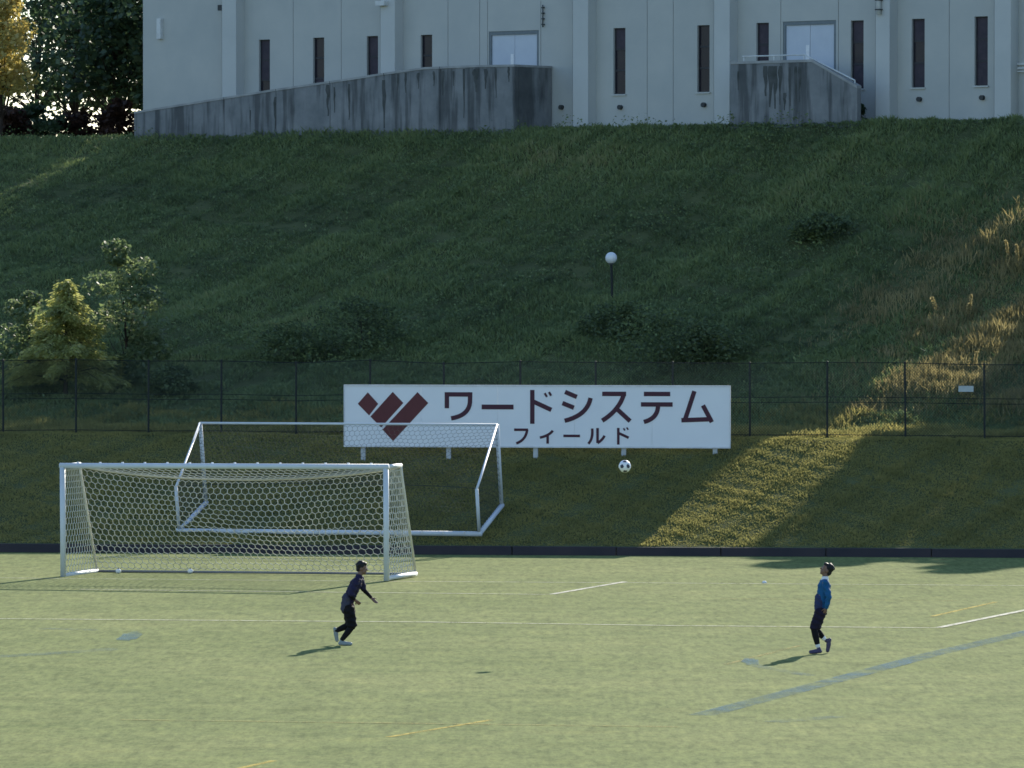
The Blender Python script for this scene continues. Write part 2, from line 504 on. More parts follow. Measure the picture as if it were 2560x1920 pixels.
# low kerb wall along the foot of the embankment
kw = thing('kerb_wall', 'long low dark kerb wall between the field and the foot of the grass slope', 'wall', (0, float(wall_front(0)), 0))
seg = 2.5
x = -45.0
while x < 40:
    mb = MB(); mt = MB()
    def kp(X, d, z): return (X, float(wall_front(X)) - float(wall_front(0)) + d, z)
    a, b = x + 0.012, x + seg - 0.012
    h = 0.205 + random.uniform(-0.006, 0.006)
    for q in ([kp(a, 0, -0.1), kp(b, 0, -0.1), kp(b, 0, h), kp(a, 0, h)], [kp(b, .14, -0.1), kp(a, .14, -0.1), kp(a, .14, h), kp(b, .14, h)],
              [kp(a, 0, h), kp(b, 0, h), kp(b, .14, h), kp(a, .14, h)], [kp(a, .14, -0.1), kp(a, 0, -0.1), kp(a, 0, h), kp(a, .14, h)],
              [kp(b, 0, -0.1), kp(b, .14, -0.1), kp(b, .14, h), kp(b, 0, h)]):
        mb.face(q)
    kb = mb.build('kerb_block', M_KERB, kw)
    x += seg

# ------------------------------------------------------------------ vegetation
def blades(name, P, h, w, m, v, kind='stuff', per=1, spread=0.0, lean=0.35, parent=None, droop=0.0):
    """P: (N,3) roots; per: blades at each root.  Each blade is one bent strip of two triangles folded as a kite."""
    N = len(P)
    P = np.repeat(P, per, axis=0); h = np.repeat(h, per); v = np.repeat(v, per)
    n = len(P)
    P = P + np.stack([RNG.normal(0, 1, n) * spread, RNG.normal(0, 1, n) * spread, np.zeros(n)], 1)
    h = h * RNG.uniform(0.55, 1.2, n)
    yaw = RNG.uniform(0, 2 * np.pi, n); dirn = RNG.uniform(0, 2 * np.pi, n)
    ln = np.abs(RNG.normal(0, lean, n)) * h
    side = np.stack([np.cos(yaw), np.sin(yaw), np.zeros(n)], 1) * (w * RNG.uniform(0.6, 1.3, n))[:, None]
    tipd = np.stack([np.cos(dirn) * ln, np.sin(dirn) * ln, h], 1)
    mid = P + tipd * np.array([0.4, 0.4, 0.58])
    tip = P + tipd
    out = np.empty((n, 4, 3))
    out[:, 0] = P - side * 0.35
    out[:, 1] = mid - side * 0.5
    out[:, 2] = tip
    out[:, 3] = mid + side * 0.5
    vv = np.clip(v + RNG.normal(0, 0.08, n), 0, 1)
    o = np_mesh(name, out.reshape(-1, 3), 4, m, np.repeat(vv, 4), parent)
    if kind: o['kind'] = kind
    return o

def leaves(name, P, size, m, v, parent=None, flat=0.5, aspect=0.62, kind=None):
    """leaf shaped quads (kites) with random turns at points P"""
    n = len(P)
    nrm = RNG.normal(0, 1, (n, 3)); nrm[:, 2] = np.abs(nrm[:, 2]) + flat
    nrm /= np.linalg.norm(nrm, axis=1)[:, None]
    a = np.cross(nrm, RNG.normal(0, 1, (n, 3))); a /= np.linalg.norm(a, axis=1)[:, None]
    b = np.cross(nrm, a)
    s = (size * RNG.uniform(0.6, 1.35, n))[:, None]
    out = np.empty((n, 4, 3))
    out[:, 0] = P - a * s
    out[:, 1] = P - b * s * aspect + a * s * 0.1
    out[:, 2] = P + a * s * 0.9 - nrm * s * 0.25
    out[:, 3] = P + b * s * aspect + a * s * 0.1
    vv = np.clip(v + RNG.normal(0, 0.14, n), 0, 1)
    o = np_mesh(name, out.reshape(-1, 3), 4, m, np.repeat(vv, 4), parent)
    if kind: o['kind'] = kind
    return o

def pts_between(n, x0, x1, fy0, fy1):
    X = RNG.uniform(x0, x1, n)
    a, b = fy0(X), fy1(X)
    Y = a + (b - a) * RNG.uniform(0, 1, n)
    return X, Y

# mown lower slope
X, Y = pts_between(280000, -17, 17, lambda X: wall_front(X) + 0.2, lambda X: slope_top(X) + 1.2)
Zt = terr(X, Y)
hh = 0.055 + 0.022 * np.clip(wob(X, Y, 2.4, 0.7), -1, 1.5)
blades('mown_grass', np.stack([X, Y, Zt - 0.01], 1), np.clip(hh, 0.025, 0.16), 0.035, M_LAWN, 0.48 + 0.10 * wob(X, Y, 1.3, 0.3) + 0.05 * wob(X, Y, 6.3, 1.1), lean=0.6)
# taller edge strip on the bench by the fence
X, Y = pts_between(46000, -17, 17, lambda X: slope_top(X) + 0.9, lambda X: slope_top(X) + 6.6)
blades('bench_grass', np.stack([X, Y, terr(X, Y) - 0.01], 1), np.clip(0.16 + 0.09 * wob(X, Y, 1.4, 2.7), 0.05, 0.45), 0.04, M_LAWN, 0.60 + 0.12 * wob(X, Y, 2.0, 0.9), lean=0.55)

# rough upper slope: grass, creepers, dry patches towards the right
def up0(X): return slope_top(X) + 4.0
def up1(X): return crest(X) + 0.6
def dry_amount(X, Y):
    t = (Y - up0(X)) / (up1(X) - up0(X))
    edge = 8.0 + 6.2 * t
    return sstep(-2.0, 3.5, X - edge + 0.9 * wob(X, Y, 0.8, 3.3)) * (1 - sstep(0.50, 0.80, t)) * sstep(0.03, 0.14, t)
n = 390000
X, Y = pts_between(n, -17.5, 17, up0, up1)
d = dry_amount(X, Y)
keep = RNG.uniform(0, 1, n) > d * 0.85
X, Y = X[keep], Y[keep]
patch = wob(X, Y * 1.3, 0.36, 0.9) * 0.55 + wob(X, Y, 1.05, 2.0) * 0.40
hh = np.clip(0.15 + 0.08 * patch + 0.04 * wob(X, Y, 3.2, 1.0), 0.05, 0.45)
vv = 0.42 + 0.17 * patch + 0.12 * wob(X, Y, 0.23, 4.0) + 0.10 * wob(X, Y, 4.1, 0.2)
blades('rough_grass', np.stack([X, Y, terr(X, Y) - 0.03], 1), hh, 0.036, M_WEED, vv, lean=0.85)
n = 60000
X, Y = pts_between(n, -17.5, 17, up0, up1)
cl = wob(X, Y, 0.8, 5.0) + 0.7 * wob(X, Y, 2.3, 1.6)
keep = (cl > 0.25) & (dry_amount(X, Y) < 0.12) & (X < 10.5)
X, Y, cl = X[keep], Y[keep], cl[keep]
leaves('creeper', np.stack([X, Y, terr(X, Y) + RNG.uniform(0.10, 0.34, len(X)) * np.clip(cl, 0.3, 1.4)], 1), 0.045, M_WEED, 0.36 + 0.05 * cl, kind='stuff')
n = 170000
X, Y = pts_between(n, 0, 18, up0, up1)
keep = RNG.uniform(0, 1, n) < dry_amount(X, Y)
X, Y = X[keep], Y[keep]
blades('dry_grass', np.stack([X, Y, terr(X, Y) - 0.03], 1), np.clip(0.27 + 0.13 * wob(X, Y, 1.3, 0.1), 0.08, 0.7), 0.028, M_DRY, 0.42 + 0.2 * wob(X, Y, 1.9, 0.2), lean=0.5)

# ------------------------------------------------------------------ gymnasium on the plateau
GYM = thing('gymnasium', 'pale grey gymnasium with narrow dark windows on top of the slope', 'building', (0, Y_FAC, 0), math.atan2(EY, EX))
S_L = fac(357, 100)[0]
S_R = 19.5
APEX_S = 3.0
ZB = Z_PLAT - 2.5

STEP_S = -1.3
def roof_z(s):  # unseen roofline, stepped and pitched to shape its shadow on the slope
    if s < STEP_S:
        return 16.95
    if s < APEX_S:
        return 20.3
    return 20.3 + (15.35 - 20.3) * (s - APEX_S) / (S_R - APEX_S)

WIN = [(645, 677, 99, 227), (783, 810, 94, 212), (917, 945, 90, 190), (1052, 1080, 87, 190),
       (1535, 1562, 70, 231), (1745, 1772, 63, 224), (1893, 1920, 57, 200), (2129, 2157, 51, 214), (2281, 2310, 47, 211), (2438, 2468, 41, 208)]
DOORS = [(1222, 1347, 77, 250), (1957, 2090, 52, 225)]

def span(x0, x1, y0, y1, off=0.0):
    s0, za = fac(x0, y0, off); s1, zb = fac(x1, y0, off)
    _, zc = fac((x0 + x1) / 2, y1, off)
    return s0, s1, zc, (za + zb) / 2

wins = [span(*w) for w in WIN]
drs = [span(*w) for w in DOORS]
for i in range(len(wins)):
    s0, s1, zb, zt = wins[i]
    c = (s0 + s1) / 2; hw = 0.235
    wins[i] = (c - hw, c + hw, zt - 2.06, zt)
for i in range(2):
    s0, s1, zb, zt = drs[i]
    drs[i] = (s0, s1, Z_PLAT + 0.62, zt)
holes = wins + drs

bounds = [357, 555, 590, 733, 853, 951, 987, 1120, 1219, 1352, 1432, 1470, 1618, 1683, 1785, 1824, 1952, 2096, 2189, 2224, 2373, 2486, 2527]
piers = [(555, 590), (951, 987), (1432, 1470), (1785, 1824), (2189, 2224), (2486, 2527)]
sb = [fac(b, 100)[0] for b in bounds] + [S_R]

def wall_segment(a, b, name='wall_panel'):
    mb = MB()
    g = 0.010
    a, b = a + g, b - g
    hs = sorted([h for h in holes if h[1] > a and h[0] < b])
    roof_z = lambda q, f=globals()['roof_z']: f(min(max(q, a + .02), b - .02))
    x = a
    for (s0, s1, zb, zt) in hs:
        s0, s1 = max(s0, a), min(s1, b)
        if s0 - x > 0.01:
            mb.box(x, s0, 0, 0.22, ZB, roof_z(x), roof_z(s0))
        mb.box(s0, s1, 0, 0.22, ZB, zb)
        mb.box(s0, s1, 0, 0.22, zt, roof_z(s0), roof_z(s1))
        x = s1
    if b - x > 0.01:
        mb.box(x, b, 0, 0.22, ZB, roof_z(x), roof_z(b))
    return mb.build(name, M_WALLPAINT, GYM)

for i, (a, b) in enumerate(zip(sb[:-1], sb[1:])):
    cut = [a] + [c for c in (STEP_S, APEX_S) if a < c < b] + [b]
    for c0, c1 in zip(cut[:-1], cut[1:]):
        wall_segment(c0, c1)
for p in piers:
    # the front face of each pier, 0.42 m proud of the wall
    s0 = fac(p[0], 100, 0.42)[0]; s1 = fac(p[1], 100, 0.42)[0]
    MB().box(s0, s1, -0.42, -0.003, ZB, min(roof_z(s0), roof_z(s1)) - 0.05).build('pier', M_PIER, GYM)
# dark plinth, back wall, roof
LEN = 21.0
MB().box(S_L, S_R, -0.06, -0.003, ZB, Z_PLAT + 0.10).build('plinth', M_COPING, GYM)
WING_S, WING_L = 15.0, 3.0                 # unseen right wing, made shallow so the sun passes to the slope
hz_ = roof_z(STEP_S + .1) - .03
wz_ = roof_z(WING_S)
mb = MB()
mb.box(S_L + .02, S_L + 0.25, 0.23, LEN, ZB, 16.92)
mb.box(S_L + .26, WING_S - .02, LEN - .25, LEN, ZB, 15.0)
mb.box(WING_S - .25, WING_S - .02, WING_L, LEN - .26, ZB, wz_ - .05)
mb.box(WING_S, S_R - .02, WING_L - .2, WING_L, ZB, roof_z(S_R) - .05)
mb.box(S_R - .22, S_R - .02, 0.23, WING_L - .21, ZB, roof_z(S_R) - .05)
mb.prism([(S_L + .3, 15.02), (S_L + .3, 16.9), (STEP_S, 16.9), (STEP_S, hz_), (APEX_S, hz_), (WING_S - .02, wz_ - .06), (WING_S - .02, 15.02)], LEN - .24, LEN - .01)
mb.box(STEP_S + .02, STEP_S + .2, 0.23, LEN - .26, 16.95, hz_)
mb.box(S_L + .3, WING_S - .3, 0.9, 0.95, ZB, 15.0)
mb.build('rear_wall', M_BACK, GYM)
mb = MB()
mb.box(S_L - .2, STEP_S - .02, -.3, LEN + .3, 16.955, 17.13)
mb.box(STEP_S - .01, APEX_S, -.3, LEN + .3, 20.305, 20.5)
for a, b, dep in ((APEX_S, WING_S, LEN + .3), (WING_S, S_R + .05, WING_L + .1)):
    z0, z1 = roof_z(a) + .005, roof_z(b) + .005
    mb.prism([(a, z0), (b, z1), (b, z1 + .19), (a, z0 + .19)], -.3, dep)
mb.build('roof', M_ROOF, GYM)

for (s0, s1, zb, zt) in wins:
    f = MB()
    t = 0.035
    f.box(s0 + .002, s0 + t, 0.08, 0.15, zb + .002, zt - .002); f.box(s1 - t, s1 - .002, 0.08, 0.15, zb + .002, zt - .002)
    f.box(s0 + t, s1 - t, 0.08, 0.15, zb + .002, zb + t); f.box(s0 + t, s1 - t, 0.08, 0.15, zt - t, zt - .002)
    m1, m2 = zb + (zt - zb) * 0.36, zb + (zt - zb) * 0.68
    f.box(s0 + t, s1 - t, 0.085, 0.145, m1 - .03, m1 + .03); f.box(s0 + t, s1 - t, 0.085, 0.145, m2 - .03, m2 + .03)
    fr = f.build('window', M_FRAME, GYM)
    for (a, b) in ((zb + t, m1 - .03), (m1 + .03, m2 - .03), (m2 + .03, zt - t)):
        MB().box(s0 + t, s1 - t, 0.105, 0.118, a, b).build('pane', M_GLASS if random.random() < 0.55 else M_BLIND, fr)
    MB().box(s0 - .04, s1 + .04, -0.05, -0.002, zb - 0.045, zb).build('sill', M_PIER, fr)

for k, (s0, s1, zb, zt) in enumerate(drs):
    f = MB()
    t = 0.09
    f.box(s0 + .002, s0 + t, 0.02, 0.16, zb, zt - .002); f.box(s1 - t, s1 - .002, 0.02, 0.16, zb, zt - .002); f.box(s0 + t, s1 - t, 0.02, 0.16, zt - 0.12, zt - .002)
    fr = f.build('door', M_DFRAME, GYM)
    c = (s0 + s1) / 2
    MB().box(s0 + t, c - .006, 0.06, 0.11, zb + .01, zt - .12).build('door_leaf', M_DOOR, fr)
    MB().box(c + .006, s1 - t, 0.06, 0.11, zb + .01, zt - .12).build('door_leaf', M_DOOR, fr)
    z0 = zt - 1.35
    MB().box(c - .16, c - .04, 0.05, 0.058, z0 + .15, z0 + .62).build('notice', M_PAPER, fr)
    MB().box(c - .05, c - .02, 0.01, 0.055, z0 - .12, z0 + .05).build('handle', M_DARK, fr)

def wallbox(name, px0, px1, py0, py1, m, off=0.12, base=0.0, label=None):
    s0, s1, zb, zt = span(px0, px1, py0, py1, off)
    o = MB().box(s0, s1, -off, -base - 0.003, zb, zt).build(name, m, GYM)
    if label: o['label'] = label
    return o
wallbox('wall_lamp', 391, 401, 46, 97, M_PIPE, 0.14)
wallbox('wall_lamp', 544, 560, 12, 26, M_DARK, 0.30)
wallbox('wall_lamp', 938, 960, 2, 14, M_PIPE, 0.60)
for (px, py) in ((1401, 268), (1548, 268), (1757, 262), (2296, 248), (2453, 244)):
    s, z = fac(px, py, 0.1)
    v = MB(); v.tube([(s, -0.12, z), (s, -0.003, z)], 0.075, 10); v.build('vent_cap', M_DARK, GYM)
def pipe(px, y0, y1, off, m=M_PIPE, r=0.045):
    s, zt = fac(px, y0, off); _, zb = fac(px, y1, off)
    p = MB(); p.tube([(s, -off, zb), (s, -off, zt)], r, 10)
    o = p.build('downpipe', m, GYM, True)
    for k in range(4):
        z = zb + (zt - zb) * (k + 0.5) / 4
        MB().box(s - r - .02, s + r + .02, -off - r - .01, -off + r + 0.03, z - .02, z + .02).build('bracket', M_DARK, o)
pipe(1480, -60, 300, 0.10)
pipe(2228, -60, 288, 0.10)
pipe(2197, -60, 36, 0.50, M_PIPE, 0.07)
pipe(1357, 12, 68, 0.06, M_DARK, 0.018)
for (y0, y1) in ((157, 162), (167, 173), (176, 180)):
    wallbox('louvre_slat', 2543, 2600, y0, y1, M_PIPE, 0.08)

# concrete ramp with parapet in front of the left door
RAMP = thing('access_ramp', 'long stained concrete ramp wall rising to the left door of the gymnasium', 'ramp', (0, Y_FAC, 0), math.atan2(EY, EX))
RO = 1.95
prof_px = [(335, 279), (560, 243), (690, 222), (870, 196), (960, 182), (1060, 168), (1180, 163), (1287, 161)]
prof = [fac(a, b, RO) for a, b in prof_px]
joints = [335, 560, 690, 825, 960, 1100, 1287]
def ptop(s):
    for (a, za), (b, zb) in zip(prof[:-1], prof[1:]):
        if a - 1e-6 <= s <= b + 1e-6: return za + (zb - za) * (s - a) / (b - a)
    return prof[-1][1]
for a, b in zip(joints[:-1], joints[1:]):
    s0, s1 = fac(a, 200, RO)[0] + .012, fac(b, 200, RO)[0] - .012
    cut = [s0] + [p[0] for p in prof if s0 + .05 < p[0] < s1 - .05] + [s1]
    mb = MB(); mc = MB()
    for c0, c1 in zip(cut[:-1], cut[1:]):
        mb.box(c0, c1, -RO, -RO + 0.2, ZB - 0.4, ptop(c0) - .07, ptop(c1) - .07)
    pn = mb.build('ramp_panel', M_CONC, RAMP)
    for c0, c1 in zip(cut[:-1], cut[1:]):
        a0, a1 = ptop(c0) - .068, ptop(c1) - .068
        v = [(c0, -RO - .02, a0), (c1, -RO - .02, a1), (c1, -RO + .22, a1), (c0, -RO + .22, a0),
             (c0, -RO - .02, a0 + .068), (c1, -RO - .02, a1 + .068), (c1, -RO + .22, a1 + .068), (c0, -RO + .22, a0 + .068)]
        for q in ((3, 2, 1, 0), (4, 5, 6, 7), (0, 1, 5, 4), (1, 2, 6, 5), (2, 3, 7, 6), (3, 0, 4, 7)):
            mc.face([v[i] for i in q])
    mc.build('coping', M_COPING, pn)
sE = fac(1287, 200, RO)[0]; zE = ptop(sE)
MB().box(sE - .2, sE - .012, -RO + .21, -.05, ZB - .4, zE - .07).build('end_wall', M_CONC, RAMP)
MB().box(sE - .22, sE + .01, -RO + .225, -.05, zE - .068, zE).build('coping', M_COPING, RAMP)
s1, z1 = prof[0]
mb = MB()
cut = [p[0] for p in prof]
for c0, c1 in zip(cut[:-1], cut[1:]):
    f0, f1 = max(ptop(c0) - 1.15, ZB), max(ptop(c1) - 1.15, ZB + .02)
    mb.box(c0, c1 - .03 if c1 < sE else c1 - .21, -RO + .21, -.08, ZB - .4, f0, f1)
mb.build('ramp_floor', M_COPING, RAMP)

SK = [0]
def streak(parent, px, y0, y1, w, off):
    """dark run-off stain: a thin irregular film 2 mm proud of the concrete"""
    s, zt = fac(px, y0, off); _, zb = fac(px, y1, off)
    w = w / 62.0
    SK[0] += 1; e_ = 0.003 + 0.0004 * (SK[0] % 20)
    n = 7; L = []; Rr = []
    for k in range(n):
        u = k / (n - 1)
        ww = w * (0.55 + 0.45 * math.sin(math.pi * min(1, u * 1.3 + 0.15))) * random.uniform(0.75, 1.15) * (1 - 0.55 * u)
        z = zt + (zb - zt) * u
        j = random.uniform(-.12, .12) * w
        L.append((s - ww / 2 + j, -off - e_, z)); Rr.append((s + ww / 2 + j, -off - e_, z))
    mb = MB()
    for k in range(n - 1):
        mb.face([L[k], L[k + 1], Rr[k + 1], Rr[k]])
    return mb.build('water_stain', M_STAIN, parent)
for st in ((626, 275, 330, 5), (688, 242, 330, 9), (820, 212, 290, 12), (836, 218, 282, 6), (873, 210, 300, 8), (960, 200, 320, 12), (995, 185, 225, 7), (1014, 182, 232, 7),
           (1046, 182, 222, 8), (1107, 178, 238, 8), (1134, 178, 215, 6), (1160, 172, 295, 6), (1190, 172, 230, 18), (1214, 172, 222, 10), (1240, 170, 245, 6), (1272, 166, 205, 8), (1085, 178, 215, 7)):
    streak(RAMP, *st, RO)

# concrete stair block in front of the right door
STEPS = thing('stair_block', 'short concrete stair block with black run-off stains under the right door', 'stairs', (0, Y_FAC, 0), math.atan2(EY, EX))
SO = 1.7
sA = fac(1826, 200, SO)[0]; sB = fac(2030, 152, SO)[0]; sC = fac(2143, 214, SO)[0]
zA = fac(1900, 152, SO)[1]; zC = fac(2143, 214, SO)[1]
mb = MB()
mb.box(sA, sB, -SO, -SO + .2, ZB - .4, zA - .08)
mb.box(sB, sC, -SO, -SO + .2, ZB - .4, zA - .08, zC - .08)
mb.build('parapet', M_CONC, STEPS)
mc = MB()
mc.box(sA, sB, -SO - .02, -SO + .22, zA - .078, zA)
v = [(sB, zA - .078), (sC, zC - .078), (sC, zC), (sB, zA)]
mc.prism(v, -SO - .02, -SO + .22)
mc.build('coping', M_COPING, STEPS)
fl = Z_PLAT + 0.6
MB().box(sA, sB, -SO + .21, -.06, ZB - .4, fl).build('landing', M_COPING, STEPS)
nst = 4
for k in range(nst):
    a = sB + (sC - sB) * k / nst; b = sB + (sC - sB) * (k + 1) / nst
    MB().box(a + .004, b, -SO + .21, -.06, ZB - .4, fl - (k + 1) * (0.6 / (nst + 0.5))).build('step', M_COPING, STEPS)
MB().box(sA + .0, sA + .2, -SO + .21, -.45, fl + .002, zA - .08).build('end_wall', M_CONC, STEPS)
hr = MB()
hz = fac(1900, 140, SO - .1)[1]
hr.tube([(fac(1856, 140, SO - .1)[0], -SO + .1, hz), (fac(2012, 140, SO - .1)[0], -SO + .1, hz), (sC - .15, -SO + .1, zC + .16)], 0.022, 8)
hr.build('handrail', M_PIPE, STEPS)
for px in (1860, 1935, 2010):
    s = fac(px, 140, SO - .1)[0]
    p = MB(); p.tube([(s, -SO + .1, zA), (s, -SO + .1, hz)], 0.018, 8); p.build('handrail_post', M_PIPE, STEPS)
p = MB(); p.tube([(sC - .15, -SO + .1, zC + .02), (sC - .15, -SO + .1, zC + .16)], 0.018, 8); p.build('handrail_post', M_PIPE, STEPS)
for st in ((1846, 178, 225, 5), (1915, 165, 240, 13), (1926, 165, 268, 16), (1938, 165, 272, 15), (1950, 165, 262, 11), (1975, 168, 265, 9), (1990, 166, 262, 8), (1999, 166, 255, 9), (1962, 232, 276, 9)):
    streak(STEPS, *st, SO)

# ------------------------------------------------------------------ trees, shrubs
def leafy(name, label, cat, base, h, rad, m, n_leaf, size, crown0=0.25, group=None, vshift=0.45, seed=1, trunk=None, lobes=16, lit_top=0.0):
    rs = np.random.default_rng(seed)
    t = thing(name, label, cat, base, 0, group)
    tr = trunk or max(0.03, 0.025 * h)
    mb = MB()
    lean = Vector((rs.normal(0, .04) * h, rs.normal(0, .04) * h, 0))
    pts = [Vector((0, 0, -0.15)) + lean * u * u + Vector((0, 0, h * 0.85 * u)) for u in np.linspace(0, 1, 6)]
    mb.tube(pts, [tr * (1 - 0.8 * u) for u in np.linspace(0, 1, 6)], 8)
    cent = []
    for k in range(lobes):
        u = crown0 + (1 - crown0) * (k + rs.uniform(0, .9)) / lobes
        wz = math.sin(math.pi * min(0.97, 0.16 + 0.80 * (u - crown0) / (1 - crown0)))
        ang = rs.uniform(0, 2 * math.pi)
        rr = rad * wz * rs.uniform(0.35, 0.95)
        c = Vector((math.cos(ang) * rr, math.sin(ang) * rr, h * u)) + lean * u * u
        cent.append((c, rad * rs.uniform(0.26, 0.48) * (0.55 + 0.6 * wz)))
        q = pts[min(4, max(1, int(u * 5 - 0.8)))]
        mb.tube([q, q.lerp(c, 0.6) + Vector((0, 0, -0.04 * h)), c], [tr * 0.30, tr * 0.17, tr * 0.05], 5)
    mb.build('trunk', M_TRUNK, t)
    P = []; vv = []
    per = n_leaf // lobes
    for c, r in cent:
        d = rs.normal(0, 1, (per, 3)); d /= np.linalg.norm(d, axis=1)[:, None]
        q = d * (rs.uniform(0.25, 1.0, per) ** 0.45)[:, None] * r * np.array([1.1, 1.1, 0.75])
        P.append(q + np.array(c)); vv.append(np.full(per, vshift + rs.normal(0, .10)))
    leaves('crown', np.concatenate(P), size, m, np.concatenate(vv), t)
    return t

def base_at(px, Y):
    X = ray(px, 700)[0] * Y
    return (X, Y, float(terr(X, Y)))

# trees beyond the left end of the gymnasium
BG = [('dark_tree', 'dark tree closest to the left end wall of the gymnasium', 300, 206, 5.6, 2.2, 0.28, M_TREE, 11, 4200, 54),
      ('dark_tree', 'dark tree in the middle of the gap left of the gymnasium', 190, 210, 6.6, 2.4, 0.26, M_TREE, 12, 3800, 52),
      ('dark_tree', 'dark tree reaching out of the frame at the top left corner', 90, 217, 9.0, 2.7, 0.22, M_TREE, 13, 3800, 44),
      ('dark_tree', 'dark tree added behind the left end of the gymnasium to shade the crest', 458, 205.0, 11.0, 2.9, 0.10, M_TREE, 17, 9000, 40),  # mostly hidden tree, added to keep the sun off the left crest
      ('dark_tree', 'farther dark tree showing between the two trees nearest the gymnasium', 262, 232, 10.0, 3.2, 0.36, M_TREE, 15, 3600, 38),
      ('dark_tree', 'farther dark tree showing above the yellow tree at the left edge', 10, 234, 9.0, 3.4, 0.30, M_TREE, 16, 5000, 40),
      ('autumn_tree', 'yellow leaved tree at the left edge of the photograph', 0, 200.0, 4.9, 1.5, 0.36, M_AUTUMN, 14, 4200, 26)]
for nm, lb, px, Y, h, r, c0, m, sd, n_, lo_ in BG:
    leafy(nm, lb, 'tree', base_at(px, Y), h, r, m, n_, 0.14 if m is M_TREE else 0.10, c0, 'trees left of the gymnasium', 0.35 if m is M_TREE else 0.55, sd, 0.12, lo_)
UND = [('bush', 'low dark bush at the crest just left of the concrete ramp', 296, 203, 1.45, 0.9, M_RUST, 21),
       ('bush', 'dark green bush under the trees midway along the left crest', 200, 204, 0.95, 1.1, M_RUST, 22),
       ('bush', 'dark green bush near the left edge on the crest', 85, 203.5, 1.2, 1.1, M_TREE, 23),
       ('bush', 'reddish brown bush at the left edge on the crest', 15, 202.5, 1.1, 1.0, M_RUST, 24)]
for nm, lb, px, Y, h, r, m, sd in UND:
    leafy(nm, lb, 'bush', base_at(px, Y), h, r, m, 1700, 0.10, 0.1, 'bushes along the left crest', 0.35, sd, 0.03, 14)
# trees right of the gymnasium, outside the frame, added to shade the right of the slope
for k, (x_, y_, zt, r_, c_, lb) in enumerate(((18.7, 170.0, 15.9, 1.9, 0.52, 'unseen high crowned tree added to shade the slope, nearest the right end of the gymnasium'), (22.0, 168.0, 16.2, 2.5, 0.36, 'second unseen tree added to shade the slope right of the gymnasium'),
                                      (26.0, 165.5, 16.2, 3.2, 0.06, 'third unseen tree added to shade the slope right of the gymnasium'), (29.8, 163.0, 16.0, 3.4, 0.06, 'fourth unseen tree added to shade the slope right of the gymnasium'),
                                      (34.0, 161.0, 16.0, 3.6, 0.06, 'farthest unseen tree added to shade the slope right of the gymnasium'))):
    zb = float(terr(x_, y_))
    leafy('shade_tree', lb, 'tree', (x_, y_, zb), zt - zb, r_, M_TREE, 9000, 0.24, c_, 'added shading trees right of the gymnasium', 0.4, 31 + k, 0.2, 34)

# golden conifer behind the fence
def conifer(px, Y, top_py, half_w, label, seed=5):
    rs = np.random.default_rng(seed)
    b = base_at(px, Y)
    h = at(px, top_py, Y).z - b[2]
    t = thing('conifer', label, 'tree', b)
    mb = MB()
    mb.tube([(0, 0, -.1), (0.02, 0, h * .5), (0.0, 0, h)], [0.07, 0.045, 0.008], 8)
    P = []; D = []; V_ = []
    nb = 120
    for k in range(nb):
        u = (k + rs.uniform(0, 1)) / nb
        z = h * (0.16 + 0.82 * u)
        L = half_w * 1.12 * (1 - u) ** 0.95 * rs.uniform(0.6, 1.12) + 0.06
        ang = rs.uniform(0, 2 * math.pi)
        dirv = np.array([math.cos(ang), math.sin(ang), 0.0])
        tip = np.array([0, 0, z]) + dirv * L + np.array([0, 0, 0.10 * L - 0.12 * L * L])
        mb.tube([(0, 0, z), tuple(np.array([0, 0, z]) + dirv * L * .5 + np.array([0, 0, .09 * L])), tuple(tip)], [0.014, 0.010, 0.004], 4)
        ns = int(50 + 190 * L)
        uu = rs.uniform(0.12, 1.0, ns)
        base = np.array([0, 0, z]) + dirv * (L * uu)[:, None] + np.array([0, 0, 1.0]) * (0.26 * L * uu * (1 - uu) + (0.10 * L - 0.12 * L * L) * uu)[:, None]
        sidev = np.array([-dirv[1], dirv[0], 0.0])
        wside = rs.normal(0, 1, ns) * 0.16 * L * (1.1 - uu)
        P.append(base + sidev * wside[:, None] + rs.normal(0, 1, (ns, 3)) * np.array([.05, .05, .055]))
        dd = dirv * rs.uniform(0.3, 1.0, ns)[:, None] + sidev * (np.sign(wside) * rs.uniform(0.2, 0.9, ns))[:, None] + np.array([0, 0, -0.35])
        D.append(dd)
        V_.append(np.full(ns, 0.45 + 0.12 * rs.normal()))
    mb.build('trunk', M_TRUNK, t)
    P = np.concatenate(P); D = np.concatenate(D); V_ = np.concatenate(V_)
    D /= np.linalg.norm(D, axis=1)[:, None]
    n = len(P)
    s = np.cross(D, RNG.normal(0, 1, (n, 3))); s /= np.linalg.norm(s, axis=1)[:, None]
    L = RNG.uniform(0.07, 0.17, n)[:, None]
    out = np.empty((n, 4, 3))
    out[:, 0] = P; out[:, 1] = P + D * L * .5 - s * .022; out[:, 2] = P + D * L; out[:, 3] = P + D * L * .5 + s * .022
    np_mesh('crown', out.reshape(-1, 3), 4, M_CONIFER, np.repeat(np.clip(V_ + RNG.normal(0, .12, n), 0, 1), 4), t)
    return t
conifer(163, 163.0, 700, 1.75, 'golden green conifer behind the fence at the left of the photograph')
for nm, lb, px, Y, h, r, n_, sd in (('broadleaf_tree', 'dark broadleaf tree with sunlit top twigs right behind the golden conifer', 318, 164.2, 3.85, 1.25, 5200, 41),
                                 ('broadleaf_tree', 'lower dark broadleaf tree behind the left side of the golden conifer', 72, 164.5, 2.6, 1.2, 4200, 42)):
    leafy(nm, lb, 'tree', base_at(px, Y), h, r, M_SHRUB, n_, 0.075, 0.08, 'broadleaf trees behind the fence', 0.45, sd, 0.05, 20)
